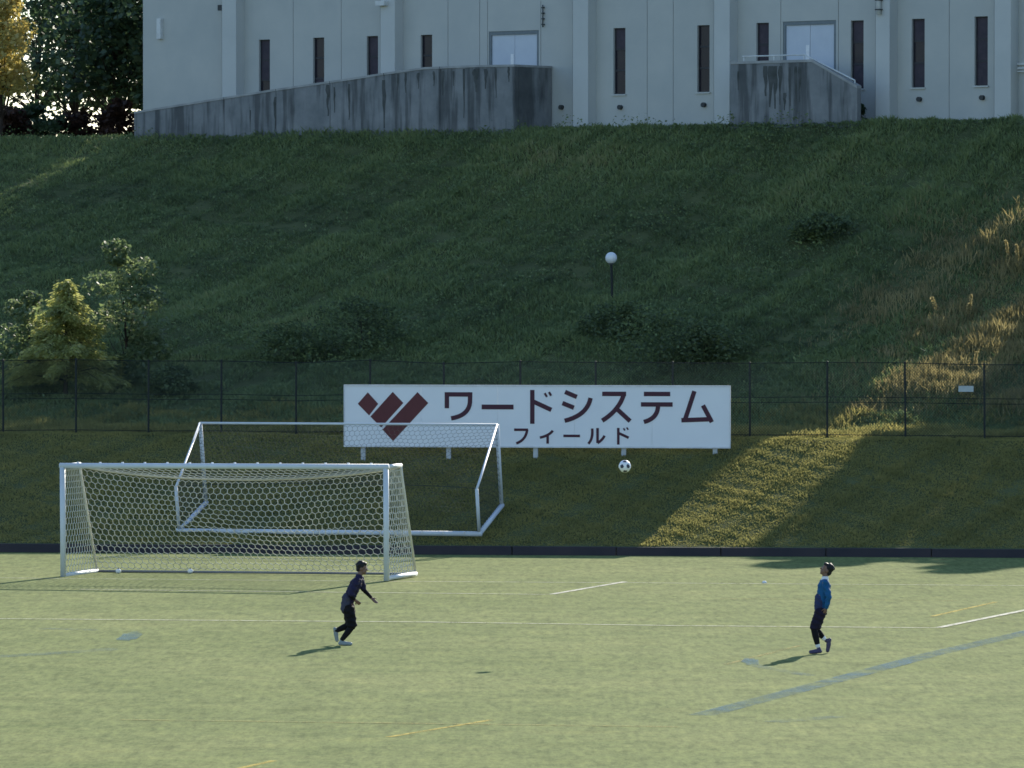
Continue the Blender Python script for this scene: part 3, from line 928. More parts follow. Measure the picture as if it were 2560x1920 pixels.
SH = [(905, 880, 1.35, 1.5, 'dark bush on the slope above the left end of the sign', 51),
      (735, 905, 0.85, 1.5, 'low dark bush on the slope left of the sign, lowest in its group', 52),
      (1650, 915, 1.35, 1.9, 'broad dark bush on the slope above the right half of the sign', 53),
      (1560, 840, 0.8, 1.25, 'small dark bush just under the globe lamp', 54),
      (1760, 900, 0.85, 1.1, 'low dark bush above the right end of the sign', 55),
      (440, 985, 0.7, 0.8, 'small dark bush behind the fence right of the conifer', 56),
      (2052, 595, 0.62, 0.9, 'lone dark bush high on the right of the slope', 57)]
for px, py, h, r, lb, sd in SH:
    p = on_terrain(px, py)
    leafy('slope_bush', lb, 'bush', tuple(p), h, r, M_WEED, 3600, 0.05, 0.06, 'dark bushes growing on the slope', 0.20, sd, 0.025, 16)
p = fac(2172, 262, 0.5)
tx, tz = p
leafy('slope_bush', 'small dark shrub at the foot of the stair block', 'bush', (tx * EX + NX * 0.9, Y_FAC + tx * EY + NY * 0.9, Z_PLAT), 0.62, 0.24, M_TREE, 500, 0.05, 0.05, 'dark bushes growing on the slope', 0.25, 58, 0.015, 8)

# pampas plumes in the dry grass
for k, (px, py, hp, lb) in enumerate(((2525, 660, 42, 'left one of two pale plumes at the upper right edge'), (2546, 662, 34, 'right one of two pale plumes at the upper right edge'),
                                      (2422, 800, 46, 'pale plume standing tallest beside the sunlit dry grass'), (2352, 798, 38, 'leaning dry plume left of the sunlit grass'),
                                      (2418, 800, 24, 'short pale plume beside the tallest one'), (2432, 935, 38, 'pale plume above the small white notice'))):
    b = on_terrain(px, py + 6)
    h = hp / F * b.y + 0.25
    t = thing('grass_plume', lb, 'plume', (b.x, b.y, b.z), 0, 'pale plumes in the dry grass')
    ln = random.uniform(-.18, .18) - (0.25 if px == 2352 else 0)
    mb = MB(); mb.tube([(0, 0, -.1), (ln * .4 * h, 0, h * .6), (ln * h, 0, h)], [.008, .006, .003], 5); mb.build('stem', M_DRY, t)
    n = 240
    u = RNG.uniform(0.45, 1, n)
    P = np.stack([ln * u * h + RNG.normal(0, .018, n), RNG.normal(0, .018, n), u * h], 1)
    leaves('plume', P, 0.035, M_DRY, np.full(n, .95), t, flat=0.0, aspect=.3)

# ------------------------------------------------------------------ fence on the bench
FENCE = thing('wire_fence', 'long dark green wire mesh fence along the top of the lower slope', 'fence', (0, 152.8, 0))
post_px = [-180, 8, 190, 371, 553, 740, 925, 1111, 1302, 1490, 1681, 1875, 2068, 2264, 2462, 2664]
def fence_pt(px):
    dx = ray(px, 1000)[0]
    Y = 152.8 / (1 + 0.25 * dx)
    X = dx * Y
    return X, Y, float(terr(X, Y))
FH = 1.90
tops = []
for px in post_px:
    X, Y, z = fence_pt(px)
    h = FH + 0.02 * math.sin(px)
    ln = random.uniform(-.02, .02)
    mb = MB(); mb.tube([(X, Y - 152.8, z - .2), (X + ln, Y - 152.8, z + h)], 0.027, 8); mb.ball((X + ln, Y - 152.8, z + h), 0.031, 8, 5)
    mb.build('post', M_FENCE, FENCE)
    tops.append((Vector((X, Y - 152.8, z)), Vector((X + ln, Y - 152.8, z + h))))
wires = MB()
for (a0, a1), (b0, b1) in zip(tops[:-1], tops[1:]):
    for u, r in ((0.995, 0.012), (0.54, 0.010), (0.47, 0.010), (0.04, 0.010)):
        rl = MB(); rl.tube([a0.lerp(a1, u), b0.lerp(b1, u)], r, 6); rl.build('rail', M_FENCE, FENCE)
    L = (b0 - a0).length
    H = FH - 0.06
    st = 0.075
    off = Vector((0, -0.03, 0.04))
    def P(u, z): return a0.lerp(b0, u / L) + Vector((0, 0, z)) + off
    k = -H
    while k < L:
        for sgn in (1, -1):
            u0, u1 = k, k + H
            z0, z1 = (0, H) if sgn > 0 else (H, 0)
            c0, c1 = max(u0, 0), min(u1, L)
            if c1 - c0 > 0.03:
                f0, f1 = (c0 - u0) / H, (c1 - u0) / H
                p0 = P(c0, z0 + (z1 - z0) * f0); p1 = P(c1, z0 + (z1 - z0) * f1)
                s = Vector((0.0022, 0, 0.0022 * -sgn))
                wires.face([p0 - s, p1 - s, p1 + s, p0 + s])
        k += st
o = wires.build('wire_mesh', M_WIRE, FENCE); o['kind'] = 'stuff'

# small pale notice tied to the fence
q = at(2415, 972, 152.8 / (1 + 0.25 * ray(2415, 972)[0]) - 0.08)
nt_ = thing('fence_notice', 'small blank pale green notice tied to the fence at the right', 'notice', tuple(q), -0.2)
MB().box(-0.19, 0.19, -0.006, 0.006, -0.075, 0.075).build('board', mat('notice_board', (0.42, 0.47, 0.46), 0.6), nt_)
for x_ in (-.17, .17):
    MB().box(x_ - .008, x_ + .008, 0.008, 0.06, -.06, .06).build('tie', M_DARK, nt_)

# globe lamp on the slope
g = on_terrain(1528, 760)
gl = thing('globe_lamp', 'white globe garden lamp on a thin dark pole in the middle of the slope', 'lamp', tuple(g))
gh = at(1528, 645, g.y).z - g.z
mb = MB(); mb.tube([(0.03, 0, -.3), (0.02, 0, gh * .5), (0, 0, gh - .14)], 0.036, 8); mb.build('pole', M_FENCE, gl)
mb = MB(); mb.tube([(0, 0, gh - .19), (0, 0, gh - .13)], 0.07, 12); mb.build('collar', M_DARK, gl)
mb = MB(); mb.ball((0, 0, gh), 0.165, 20, 14); mb.build('globe', M_GLOBE, gl, True)

# ------------------------------------------------------------------ sponsor sign
YS = 150.0
cs = at(1341, 1117, YS)
SIGN = thing('sponsor_sign', 'long white board with maroon chevron logo and Japanese lettering in front of the fence', 'sign', (cs.x, cs.y, cs.z), R(-8))
k_ = YS / F / math.cos(R(8))
SW, SHh = 962 * k_, 151 * k_
nP = 5
for i in range(nP):
    a = -SW / 2 + SW * i / nP; b = -SW / 2 + SW * (i + 1) / nP
    MB().box(a + .002, b - .002, -0.03, 0.0, 0.02, SHh - .02).build('panel', M_SIGN, SIGN)
mb = MB()
mb.box(-SW / 2 - .02, SW / 2 + .02, -0.045, 0.03, -.02, .02); mb.box(-SW / 2 - .02, SW / 2 + .02, -0.045, 0.03, SHh - .02, SHh + .02)
mb.box(-SW / 2 - .022, -SW / 2, -0.045, 0.03, .02, SHh - .02); mb.box(SW / 2, SW / 2 + .022, -0.045, 0.03, .02, SHh - .02)
mb.build('frame', M_SIGNFRAME, SIGN)
for px in (905, 1120, 1338, 1558, 1785):
    X = (px - 1341) * k_
    zb = float(terr(cs.x + X * math.cos(R(8)), YS + .08 - X * math.sin(R(8)))) - cs.z
    MB().box(X - .055, X + .055, 0.032, 0.14, zb - .15, SHh - .1).build('leg', M_LEG, SIGN)

def zs(p):
    """zoomed pixel of the sign -> local (x, z)"""
    px = 830 + p[0] / 2.1686; py = 930 + p[1] / 2.1686
    return (px - 1341) * k_, (1117 - py) * k_ + 0.0
def stroke_glyph(name, strokes, w, m):
    mb = MB()
    hw = w / 2.1686 * k_ / 2
    dep = 0.004
    for si, st in enumerate(strokes):
        ww = hw
        if isinstance(st, tuple): st, sc_ = st; ww = hw * sc_
        P = [Vector((*zs(p), 0)) for p in st]
        n = len(P); Lf, Rt = [], []
        for i in range(n):
            d0 = (P[i] - P[i - 1]).normalized() if i else (P[1] - P[0]).normalized()
            d1 = (P[i + 1] - P[i]).normalized() if i < n - 1 else d0
            t = (d0 + d1); t = t.normalized() if t.length > 1e-6 else d1
            nn = Vector((-t.y, t.x, 0))
            c = max(0.5, nn.dot(Vector((-d1.y, d1.x, 0))))
            Lf.append(P[i] + nn * ww / c); Rt.append(P[i] - nn * ww / c)
        y = -0.0335 - dep - 0.0006 * si
        for i in range(n - 1):
            q = [Lf[i], Lf[i + 1], Rt[i + 1], Rt[i]]
            a = [mb.bm.verts.new((v.x, y, v.y)) for v in q]; b = [mb.bm.verts.new((v.x, -0.0305, v.y)) for v in q]
            mb.bm.faces.new(a)
            for j in range(4): mb.bm.faces.new((a[j], b[j], b[(j + 1) % 4], a[(j + 1) % 4]))
    return mb.build(name, m, SIGN)
def smooth(pts, n=10):
    """quadratic curve through three points given as control polygon"""
    a, b, c = pts
    return [((1 - t) ** 2 * a[0] + 2 * t * (1 - t) * b[0] + t * t * c[0], (1 - t) ** 2 * a[1] + 2 * t * (1 - t) * b[1] + t * t * c[1]) for t in [i / n for i in range(n + 1)]]
G = 24
stroke_glyph('letter', [[(623, 200), (623, 125), (750, 125)] , [(750, 113)] + smooth([(749, 150), (752, 238), (646, 254)])], G, M_MAROON2)
stroke_glyph('letter', [[(812, 192), (985, 192)]], G + 2, M_MAROON2)
stroke_glyph('letter', [[(1087, 100), (1087, 282)], [(1094, 163), (1190, 207)], ([(1154, 117), (1166, 137)], .5), ([(1177, 111), (1189, 131)], .5)], G, M_MAROON2)
stroke_glyph('letter', [[(1264, 110), (1328, 137)], [(1250, 170), (1312, 195)], smooth([(1402, 142), (1385, 235), (1262, 265)])], G, M_MAROON2)
stroke_glyph('letter', [[(1465, 120), (1594, 120)], smooth([(1583, 118), (1560, 205), (1465, 264)]), [(1538, 195), (1616, 266)]], G, M_MAROON2)
stroke_glyph('letter', [[(1690, 120), (1832, 120)], [(1674, 176), (1845, 176)], smooth([(1766, 178), (1768, 250), (1690, 270)])], G, M_MAROON2)
stroke_glyph('letter', [[(1962, 104), (1912, 256)], [(1892, 260), (2044, 254)], [(2008, 180), (2056, 270)]], G, M_MAROON2)
H_ = 14
stroke_glyph('small_letter', [[(988, 314), (1064, 314)], smooth([(1059, 314), (1052, 370), (1000, 387)])], H_, M_MAROON2)
stroke_glyph('small_letter', [smooth([(1198, 318), (1178, 345), (1128, 356)]), [(1170, 342), (1170, 388)]], H_, M_MAROON2)
stroke_glyph('small_letter', [[(1255, 346), (1345, 346)]], H_, M_MAROON2)
stroke_glyph('small_letter', [smooth([(1411, 306), (1416, 362), (1390, 388)]), [(1440, 303), (1440, 384)], smooth([(1440, 384), (1466, 368), (1478, 344)])], H_, M_MAROON2)
stroke_glyph('small_letter', [[(1552, 302), (1552, 392)], [(1556, 331), (1608, 355)], ([(1580, 304), (1588, 316)], .6), ([(1597, 300), (1606, 312)], .6)], H_, M_MAROON2)
for poly in ([(192, 115), (249, 177), (199, 240), (137, 177)],
             [(328, 112), (386, 172), (265, 304), (206, 246)],
             [(463, 113), (522, 172), (330, 378), (272, 316)]):
    P = [zs(p) for p in poly]
    mb = MB(); mb.prism(P, -0.036, -0.0305); mb.build('logo_bar', M_MAROON, SIGN)

# ------------------------------------------------------------------ goals
GW, GH, GD, GT, PR = 7.54, 2.56, 2.2, 1.12, 0.062

def hex_cells(na, nb):
    """edges of a honeycomb over the unit square, na cells along a"""
    E = []
    pts = {}
    dx = 1.0 / na; dy = 1.0 / nb
    for j in range(nb + 1):
        for i in range(na + 1):
            o_ = 0.5 if j % 2 else 0.0
            cx, cy = (i + o_) * dx, j * dy
            top = (cx, cy - dy * 2 / 3); tl = (cx - dx / 2, cy - dy / 3); bl = (cx - dx / 2, cy + dy / 3)
            tr = (cx + dx / 2, cy - dy / 3)
            E += [(bl, tl), (tl, top), (top, tr)]
    return E

def net_part(parent, name, m, fmap, na, nb, r):
    mb = MB()
    for a, b in hex_cells(na, nb):
        if min(a[0], b[0]) < -1e-6 or max(a[0], b[0]) > 1 + 1e-6 or min(a[1], b[1]) < -1e-6 or max(a[1], b[1]) > 1 + 1e-6: continue
        mb.tube([fmap(*a), fmap(*b)], r, 3, cap=False)
    o = mb.build(name, m, parent); o['kind'] = 'stuff'
    return o

def make_goal(label, loc, rot, net_r, mnet, cell, sag_top, sag_back, lit_group, hexes=True, GD=GD):
    root = bpy.data.objects.new('goal', None); COL.objects.link(root)
    root.location = loc; root.rotation_euler = rot
    tag(root, label, 'goal', lit_group)
    W = GW
    def tube(name, pts, r, m=M_GOAL, seg=14):
        mb = MB(); mb.tube(pts, r, seg); return mb.build(name, m, root, True)
    cb = tube('crossbar', [(-PR, 0, GH - PR), (W + PR, 0, GH - PR)], PR)
    for x in (0, W):
        tube('post', [(x, 0, 0), (x, 0, GH - PR * 1.6)], PR)
        tube('side_bar', [(x, PR, GH - 0.06), (x, GT, GH - 0.06)], 0.042)
        tube('rear_stay', [(x, GT, GH - 0.06), (x, GT + 0.10, GH - 0.35), (x, GD, 0.05)], 0.030, M_ROPE if hexes else M_GOAL, 10)
        tube('ground_bar', [(x, PR, 0.05), (x, GD, 0.05)], 0.05)
    tube('rear_bar', [(0, GD, 0.045), (W, GD, 0.045)], 0.030, M_GREYTUBE if hexes else M_GOAL, 10)
    # net clips along the crossbar
    for k in range(14):
        x = 0.35 + k * (W - 0.7) / 13
        MB().box(x - .02, x + .02, 0.02, 0.075, GH - .012, GH + .022).build('net_clip', M_PAPER, cb)
    # net
    def sagf(u): return 4 * u * (1 - u)
    def back(a, b):
        zt = GH - 0.10 - sag_top * sagf(a) ** 0.8
        z = zt + (0.06 - zt) * b
        y = GT + (GD - GT) * b ** 1.1 - sag_back * math.sin(math.pi * b) * sagf(a) + 0.05 * math.sin(a * 17 + b * 5) * b * (1 - b)
        env = math.sin(math.pi * b) * sagf(a)
        return (a * W + 0.10 * env * math.sin(a * 11 + b * 3), y + 0.05 * env * math.sin(a * 23 + b * 7), z + 0.07 * env * math.sin(a * 9 + 1.0 - b * 4))
    def top(a, b):
        zt = GH - 0.10 - sag_top * sagf(a) ** 0.8
        return (a * W, 0.03 + (GT - 0.03) * b, GH - .06 + (zt - GH + .06) * b - 0.10 * math.sin(math.pi * b) * sagf(a))
    def side(x):
        def f(a, b):
            z = (GH - 0.10) * (1 - b) + 0.05 * b
            y1 = GT + (GD - GT) * b
            return (x + 0.04 * math.sin(math.pi * a) * math.sin(math.pi * b), 0.04 + (y1 - 0.04) * a, z)
        return f
    na = max(4, int(W / cell)); nb = max(4, int(2.5 / (cell * 0.87)))
    net_part(root, 'back_net', mnet, back, na, nb, net_r)
    net_part(root, 'top_net', mnet, top, na, max(3, int(1.2 / (cell * .87))), net_r)
    for x in (0, W):
        net_part(root, 'side_net', mnet, side(x), max(4, int(1.8 / cell)), nb, net_r)
    rope = MB(); rope.tube([back(k / 40, 0) for k in range(41)], 0.022 if hexes else 0.008, 6); rope.build('net_rope', M_ROPE if hexes else M_NET2, root)
    return root

# standing goal: post feet at (157,1446) and (963,1452)
pL, pR = ground(157, 1446), ground(963, 1450)
mid = (pL + pR) / 2
yaw = R(-16.0)
d_ = Vector((math.cos(yaw), math.sin(yaw), 0))
G1 = make_goal('upright white football goal with a pale honeycomb net on the field', tuple(mid - d_ * GW / 2 - Vector((0, 0, GW / 2 * math.sin(R(0.30))))), (0, R(-0.30), yaw), 0.0090, M_NET, 0.155, 0.30, 0.42, 'white football goals')

# second goal lying on its face on the slope: crossbar downhill, post feet uphill
cL, cR = on_terrain(455, 1339), on_terrain(1190, 1341)
cm = (cL + cR) / 2
yaw2 = R(-13.0)
ex = Vector((math.cos(yaw2), math.sin(yaw2), 0))
up_h = Vector((-ex.y, ex.x, 0))
z0 = float(terr(cm.x, cm.y)); p2 = cm + up_h * 2.4; z1 = float(terr(p2.x, p2.y))
upv = Vector((up_h.x * 2.4, up_h.y * 2.4, z1 - z0)).normalized()
nrm = ex.cross(upv).normalized()
# local x = along crossbar, local -z = uphill along the posts (feet uphill), local y = away from the slope
zx = -upv; yx = nrm; xx = yx.cross(zx)
if xx.dot(ex) < 0: pass
Mx = Matrix((xx, yx, zx)).transposed()
org = cm - xx * GW / 2 + upv * (GH - PR) + nrm * (PR + 0.03)
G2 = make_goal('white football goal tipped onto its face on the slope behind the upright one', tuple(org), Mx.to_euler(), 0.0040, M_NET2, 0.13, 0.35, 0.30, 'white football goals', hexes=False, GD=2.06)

# small white weights on the rear bar of the upright goal and a marker disc
for px, py, lb in ((296, 1434, 'left small white weight by the rear of the upright goal'), (476, 1434, 'right small white weight by the rear of the upright goal')):
    c = ground(px, py)
    t = thing('net_weight', lb, 'weight', tuple(c), 0, 'white weights behind the goal')
    mb = MB(); mb.ball((0, 0, .055), (.065, .065, .055), 12, 8); mb.build('weight', M_PAPER, t, True)
    mb = MB(); mb.tube([(0, 0, .10), (0, 0, .135)], .015, 6); mb.build('hook', M_DARK, t)
c = ground(1911, 1458)
t = thing('marker_disc', 'small pale marker disc lying on the field between the two players', 'marker', tuple(c))
mb = MB(); mb.tube([(0, 0, 0.005), (0, 0, .05)], [0.065, 0.03], 14); mb.build('disc', M_PAPER, t, True)

# ------------------------------------------------------------------ ball in the air
bpos = at(1562, 1166, 107.0)
bm = bmesh.new()
bmesh.ops.create_icosphere(bm, subdivisions=4, radius=0.112)
ico = bmesh.new(); bmesh.ops.create_icosphere(ico, subdivisions=1, radius=1.0)
dirs = [v.co.normalized() for v in ico.verts]; ico.free()
rotm = Matrix.Rotation(0.5, 3, 'X') @ Matrix.Rotation(0.35, 3, 'Z')
dirs = [rotm @ d for d in dirs]
for f in bm.faces:
    c = f.calc_center_median().normalized()
    f.material_index = 1 if max(c.dot(d) for d in dirs) > math.cos(R(18.5)) else 0
    f.smooth = True
for v in bm.verts:                                   # seams between panels sit slightly lower
    n_ = v.co.normalized()
    a = max(n_.dot(d) for d in dirs)
    if abs(math.acos(min(1, a)) - R(19.5)) < R(2.2): v.co *= 0.985
me = bpy.data.meshes.new('football'); bm.to_mesh(me); bm.free()
BALL = link('football', me, [M_BALLW, M_BALLD])
BALL.location = bpos
tag(BALL, 'white football with dark patches in the air below the sign', 'ball')

# ------------------------------------------------------------------ people
def capsule(bm, p0, p1, r0, r1, seg=12):
    p0, p1 = Vector(p0), Vector(p1)
    d = (p1 - p0); L = d.length
    d = d.normalized() if L > 1e-6 else Vector((0, 0, 1))
    a = d.cross(Vector((0.31, 0.9, 0.21))).normalized(); b = d.cross(a)
    rings = []
    for k in range(1, 5):
        t = -math.pi / 2 + math.pi / 2 * k / 4
        rings.append((p0 + d * (r0 * math.sin(t)), r0 * math.cos(t)))
    for k in range(0, 4):
        t = math.pi / 2 * k / 4
        rings.append((p1 + d * (r1 * math.sin(t)), r1 * math.cos(t)))
    vr = [[bm.verts.new(c + (a * math.cos(2 * math.pi * j / seg) + b * math.sin(2 * math.pi * j / seg)) * r) for j in range(seg)] for c, r in rings]
    s0 = bm.verts.new(p0 - d * r0); s1 = bm.verts.new(p1 + d * r1)
    for j in range(seg):
        bm.faces.new((s0, vr[0][(j + 1) % seg], vr[0][j])); bm.faces.new((s1, vr[-1][j], vr[-1][(j + 1) % seg]))
        for i in range(len(vr) - 1):
            bm.faces.new((vr[i][j], vr[i][(j + 1) % seg], vr[i + 1][(j + 1) % seg], vr[i + 1][j]))

def ellip(bm, c, r, rot=None):
    M = Matrix.Translation(c) @ (rot.to_4x4() if rot else Matrix.Identity(4)) @ Matrix.Diagonal((*r, 1))
    bmesh.ops.create_uvsphere(bm, u_segments=18, v_segments=12, radius=1.0, matrix=M)

def fused(name, bm, m, parent, voxel=0.008, it=3, wrinkle=0.0):
    bmesh.ops.recalc_face_normals(bm, faces=bm.faces)
    me = bpy.data.meshes.new(name); bm.to_mesh(me); bm.free()
    o = bpy.data.objects.new(name, me); COL.objects.link(o)
    md = o.modifiers.new('r', 'REMESH'); md.mode = 'VOXEL'; md.voxel_size = voxel; md.use_smooth_shade = True
    sm = o.modifiers.new('s', 'SMOOTH'); sm.factor = 0.5; sm.iterations = it
    dg = bpy.context.evaluated_depsgraph_get()
    new = bpy.data.meshes.new_from_object(o.evaluated_get(dg))
    o.modifiers.clear(); o.data = new; bpy.data.meshes.remove(me)
    new.name = name
    if wrinkle:
        co = np.empty(len(new.vertices) * 3, np.float32); new.vertices.foreach_get('co', co); co = co.reshape(-1, 3)
        nr = np.empty(len(new.vertices) * 3, np.float32); new.vertices.foreach_get('normal', nr); nr = nr.reshape(-1, 3)
        f_ = 1.5 * np.sin(co[:, 0] * 30 + co[:, 2] * 19 + 2 * np.sin(co[:, 1] * 14)) * np.cos(co[:, 2] * 33 + co[:, 1] * 22) + 0.7 * np.sin(co[:, 2] * 61 - co[:, 1] * 42 + 2 * np.sin(co[:, 0] * 18))
        co += nr * (f_ * wrinkle)[:, None]
        new.vertices.foreach_set('co', co.astype(np.float32).ravel()); new.update()
    new.materials.clear(); new.materials.append(m)
    new.polygons.foreach_set('use_smooth', [True] * len(new.polygons))
    o.parent = parent
    return o

def hand(bm, wrist, d, palm_n, L=0.155, curl=0.35):
    """palm, four bent fingers of different length and a thumb from the palm's side"""
    d = Vector(d).normalized(); n = Vector(palm_n); n = (n - d * n.dot(d)).normalized(); s = d.cross(n)
    w = Vector(wrist)
    for k in (-1.1, -0.35, 0.35, 1.1):
        capsule(bm, w + s * k * .012, w + d * L * .5 + s * k * .020, .015, .013, 8)
    for k, fl in ((-1.5, .40), (-.5, .50), (.5, .46), (1.5, .36)):
        b = w + d * L * .5 + s * k * .017
        j1 = b + (d * math.cos(curl * .5) + n * math.sin(curl * .5)) * fl * L * .55
        j2 = j1 + (d * math.cos(curl * 1.6) + n * math.sin(curl * 1.6)) * fl * L * .5
        capsule(bm, b, j1, .0095, .0085, 8); capsule(bm, j1, j2, .0085, .007, 8)
    b = w + d * L * .16 - s * .022
    j1 = b + (d * .62 - s * .72 + n * .25).normalized() * L * .26
    j2 = j1 + (d * .9 - s * .2 + n * .35).normalized() * L * .2
    capsule(bm, b, j1, .0125, .010, 8); capsule(bm, j1, j2, .010, .008, 8)

def head(bmb, c, face, up, s=1.0):
    """skull, jaw, nose, lips, ears and eye sockets in the body mesh; returns a frame"""
    f = Vector(face).normalized(); u = Vector(up); u = (u - f * u.dot(f)).normalized(); l = u.cross(f)
    rot = Matrix((l, f, u)).transposed()
    c = Vector(c)
    def q(x, y, z): return c + (l * x + f * y + u * z) * s
    ellip(bmb, q(0, -.008, .022), (.074 * s, .092 * s, .094 * s), rot)
    ellip(bmb, q(0, .030, -.040), (.055 * s, .060 * s, .070 * s), rot)
    ellip(bmb, q(0, .058, -.088), (.026 * s, .026 * s, .022 * s), rot)
    capsule(bmb, q(0, .083, .014), q(0, .104, -.022), .009 * s, .014 * s, 8)
    capsule(bmb, q(-.018, .082, -.056), q(.018, .082, -.056), .010 * s, .010 * s, 8)
    capsule(bmb, q(-.032, .072, .024), q(.032, .072, .024), .013 * s, .013 * s, 8)
    for sg in (-1, 1):
        ellip(bmb, q(sg * .076, -.006, -.012), (.011 * s, .021 * s, .032 * s), rot)
    return q, rot

def eyes(q, rot, parent, s=1.0):
    for sg in (-1, 1):
        bm = bmesh.new(); ellip(bm, q(sg * .030, .079, .006), (.013, .008, .007), rot)
        me = bpy.data.meshes.new('eye'); bm.to_mesh(me); bm.free(); link('eye', me, M_WHITE, parent, True)
        bm = bmesh.new(); ellip(bm, q(sg * .030, .086, .006), (.006, .003, .006), rot)
        me = bpy.data.meshes.new('iris'); bm.to_mesh(me); bm.free(); link('iris', me, M_HAIR, parent, True)

def shoe(name, heel, toe, sole_n, m, parent, w=.042):
    heel, toe = Vector(heel), Vector(toe); n = Vector(sole_n)
    d = (toe - heel).normalized(); n = (n - d * n.dot(d)).normalized(); s = d.cross(n)
    bm = bmesh.new()
    L = (toe - heel).length
    def p(u, a, b): return heel + d * L * u + s * a + n * b
    capsule(bm, p(.10, 0, .035), p(.45, 0, .040), .036, .038)
    capsule(bm, p(.40, 0, .032), p(.86, .006, .026), w, .034)
    capsule(bm, p(.16, 0, .05), p(.20, 0, .085), .038, .036)
    capsule(bm, p(.08, 0, .014), p(.92, .004, .012), .014, .012)
    capsule(bm, p(.30, .02, .014), p(.90, .022, .012), .014, .012); capsule(bm, p(.30, -.02, .014), p(.90, -.018, .012), .014, .012)
    return fused(name, bm, m, parent, 0.006, 2)

# --- running player, facing right.  x = right, y = depth, z = up (metres from the foot contact point)
f1 = ground(843, 1613)
P1 = thing('person', 'person in navy shirt and black tights running right with one arm stretched forward', 'person', tuple(f1))
def z1p(zx, zy, y=0.0):                 # from the enlarged photograph
    return Vector(((zx - 845) / 763.0, y, (1355 - zy) / 763.0))
hipN, hipF = z1p(1000, 830, -.085), z1p(1010, 830, .085)
kneN, kneF = z1p(1058, 1085, -.085), z1p(1015, 1075, .09)
ankN, ankF = z1p(905, 1285, -.075), z1p(815, 1165, .09)
shN, shF = z1p(1115, 462, -.155), z1p(1165, 452, .155)
elN, wrN = z1p(1035, 655, -.21), z1p(1108, 735, -.15)
elF, wrF = z1p(1215, 602, .20), z1p(1315, 705, .17)
hdc = z1p(1188, 292)
body = bmesh.new()
q, rot = head(body, hdc, (1.0, -.10, -.10), (0.12, 0, 1), .98)
capsule(body, z1p(1140, 425), z1p(1172, 345), .052, .050)
tors = [(z1p(990, 840), .118, .100), (z1p(1005, 745), .112, .094), (z1p(1050, 620), .120, .104), (z1p(1110, 500), .125, .108)]
for (a, ra, _), (b, rb, _) in zip(tors[:-1], tors[1:]):
    for sy in (-.055, .055):
        capsule(body, a + Vector((0, sy, 0)), b + Vector((0, sy, 0)), ra * .82, rb * .82)
for a, b, r0, r1 in ((hipN, kneN, .078, .052), (hipF, kneF, .078, .052), (kneN, ankN, .050, .034), (kneF, ankF, .050, .034),
                     (shN, elN, .046, .038), (shF, elF, .046, .038), (elN, wrN, .037, .026), (elF, wrF, .037, .026), (shN, shF, .055, .055)):
    capsule(body, a, b, r0, r1)
hand(body, wrN, wrN - elN + Vector((.02, .03, 0)), (0, 1, .3), curl=.7)
hand(body, wrF, wrF - elF, (-.3, -.3, 1), curl=.25)
b_ = fused('body', body, M_SKIN, P1, .0065, 2)
eyes(q, rot, P1)
hr_ = bmesh.new()
ellip(hr_, q(0, -.026, .046), (.085, .092, .084), rot); ellip(hr_, q(0, -.058, -.012), (.070, .052, .062), rot); ellip(hr_, q(0, .035, .092), (.062, .052, .034), rot)
for k in range(60):
    a = random.uniform(0, 6.28); e = random.uniform(.1, 1.4)
    ellip(hr_, q(.078 * math.cos(a) * math.cos(e), -.03 + .084 * math.sin(a) * math.cos(e), .05 + .078 * math.sin(e)), (random.uniform(.012, .026), random.uniform(.012, .026), random.uniform(.012, .022)), rot)
fused('hair', hr_, M_HAIR, P1, .008, 1)
sh = bmesh.new()
st1 = [(z1p(985, 850), .128), (z1p(1000, 745), .120), (z1p(1050, 620), .126), (z1p(1108, 500), .130)]
for (a, ra), (b, rb) in zip(st1[:-1], st1[1:]):
    for sy in (-.06, .06):
        capsule(sh, a + Vector((0, sy, 0)), b + Vector((0, sy, 0)), ra * .86, rb * .86)
capsule(sh, shN + Vector((0, .02, 0)), shF + Vector((0, -.02, 0)), .070, .070)
capsule(sh, shN, shN.lerp(elN, .92), .066, .060); capsule(sh, shF, shF.lerp(elF, .82), .064, .058)
capsule(sh, z1p(1132, 430), z1p(1146, 404), .068, .062)
fused('shirt', sh, M_NAVY, P1, .009, 2, .0055)
us = bmesh.new(); capsule(us, shF.lerp(elF, .7), elF, .046, .042); capsule(us, elF, elF.lerp(wrF, .95), .042, .031); fused('dark_forearm', us, M_BLACK, P1, .007, 2)  # black covering over elbow and forearm
us = bmesh.new(); capsule(us, shN.lerp(elN, .8), elN, .046, .042); capsule(us, elN, elN.lerp(wrN, .6), .042, .036); fused('dark_forearm', us, M_BLACK, P1, .007, 2)
ht = bmesh.new()
for sy in (-.055, .055):
    capsule(ht, z1p(978, 835, sy), z1p(998, 700, sy), .118, .112)
fused('skylit_shirt_back', ht, M_NAVY_SKYLIT, P1, .009, 2, .006)  # paler layer over the shirt's lower back: skylight painted as colour
so = bmesh.new()
for h_, k_n, y in ((hipN, kneN, -.07), (hipF, kneF, .07)):
    capsule(so, h_ + Vector((0, 0, -.01)), h_.lerp(k_n, .92), .108, .094)
capsule(so, z1p(985, 845, -.05), z1p(985, 845, .05), .112, .112)
fused('shorts', so, M_BLACK, P1, .009, 2, .006)
tg = bmesh.new()
for a, b, c in ((hipN, kneN, ankN), (hipF, kneF, ankF)):
    capsule(tg, a.lerp(b, .5), b, .074, .058); capsule(tg, b, b.lerp(c, .42), .058, .060); capsule(tg, b.lerp(c, .42), b.lerp(c, .93), .060, .043)
fused('tights', tg, M_BLACK, P1, .008, 3)
shoe('shoe', z1p(868, 1352, -.075), z1p(1058, 1352, -.085), (0, 0, 1), M_SHOEW, P1)
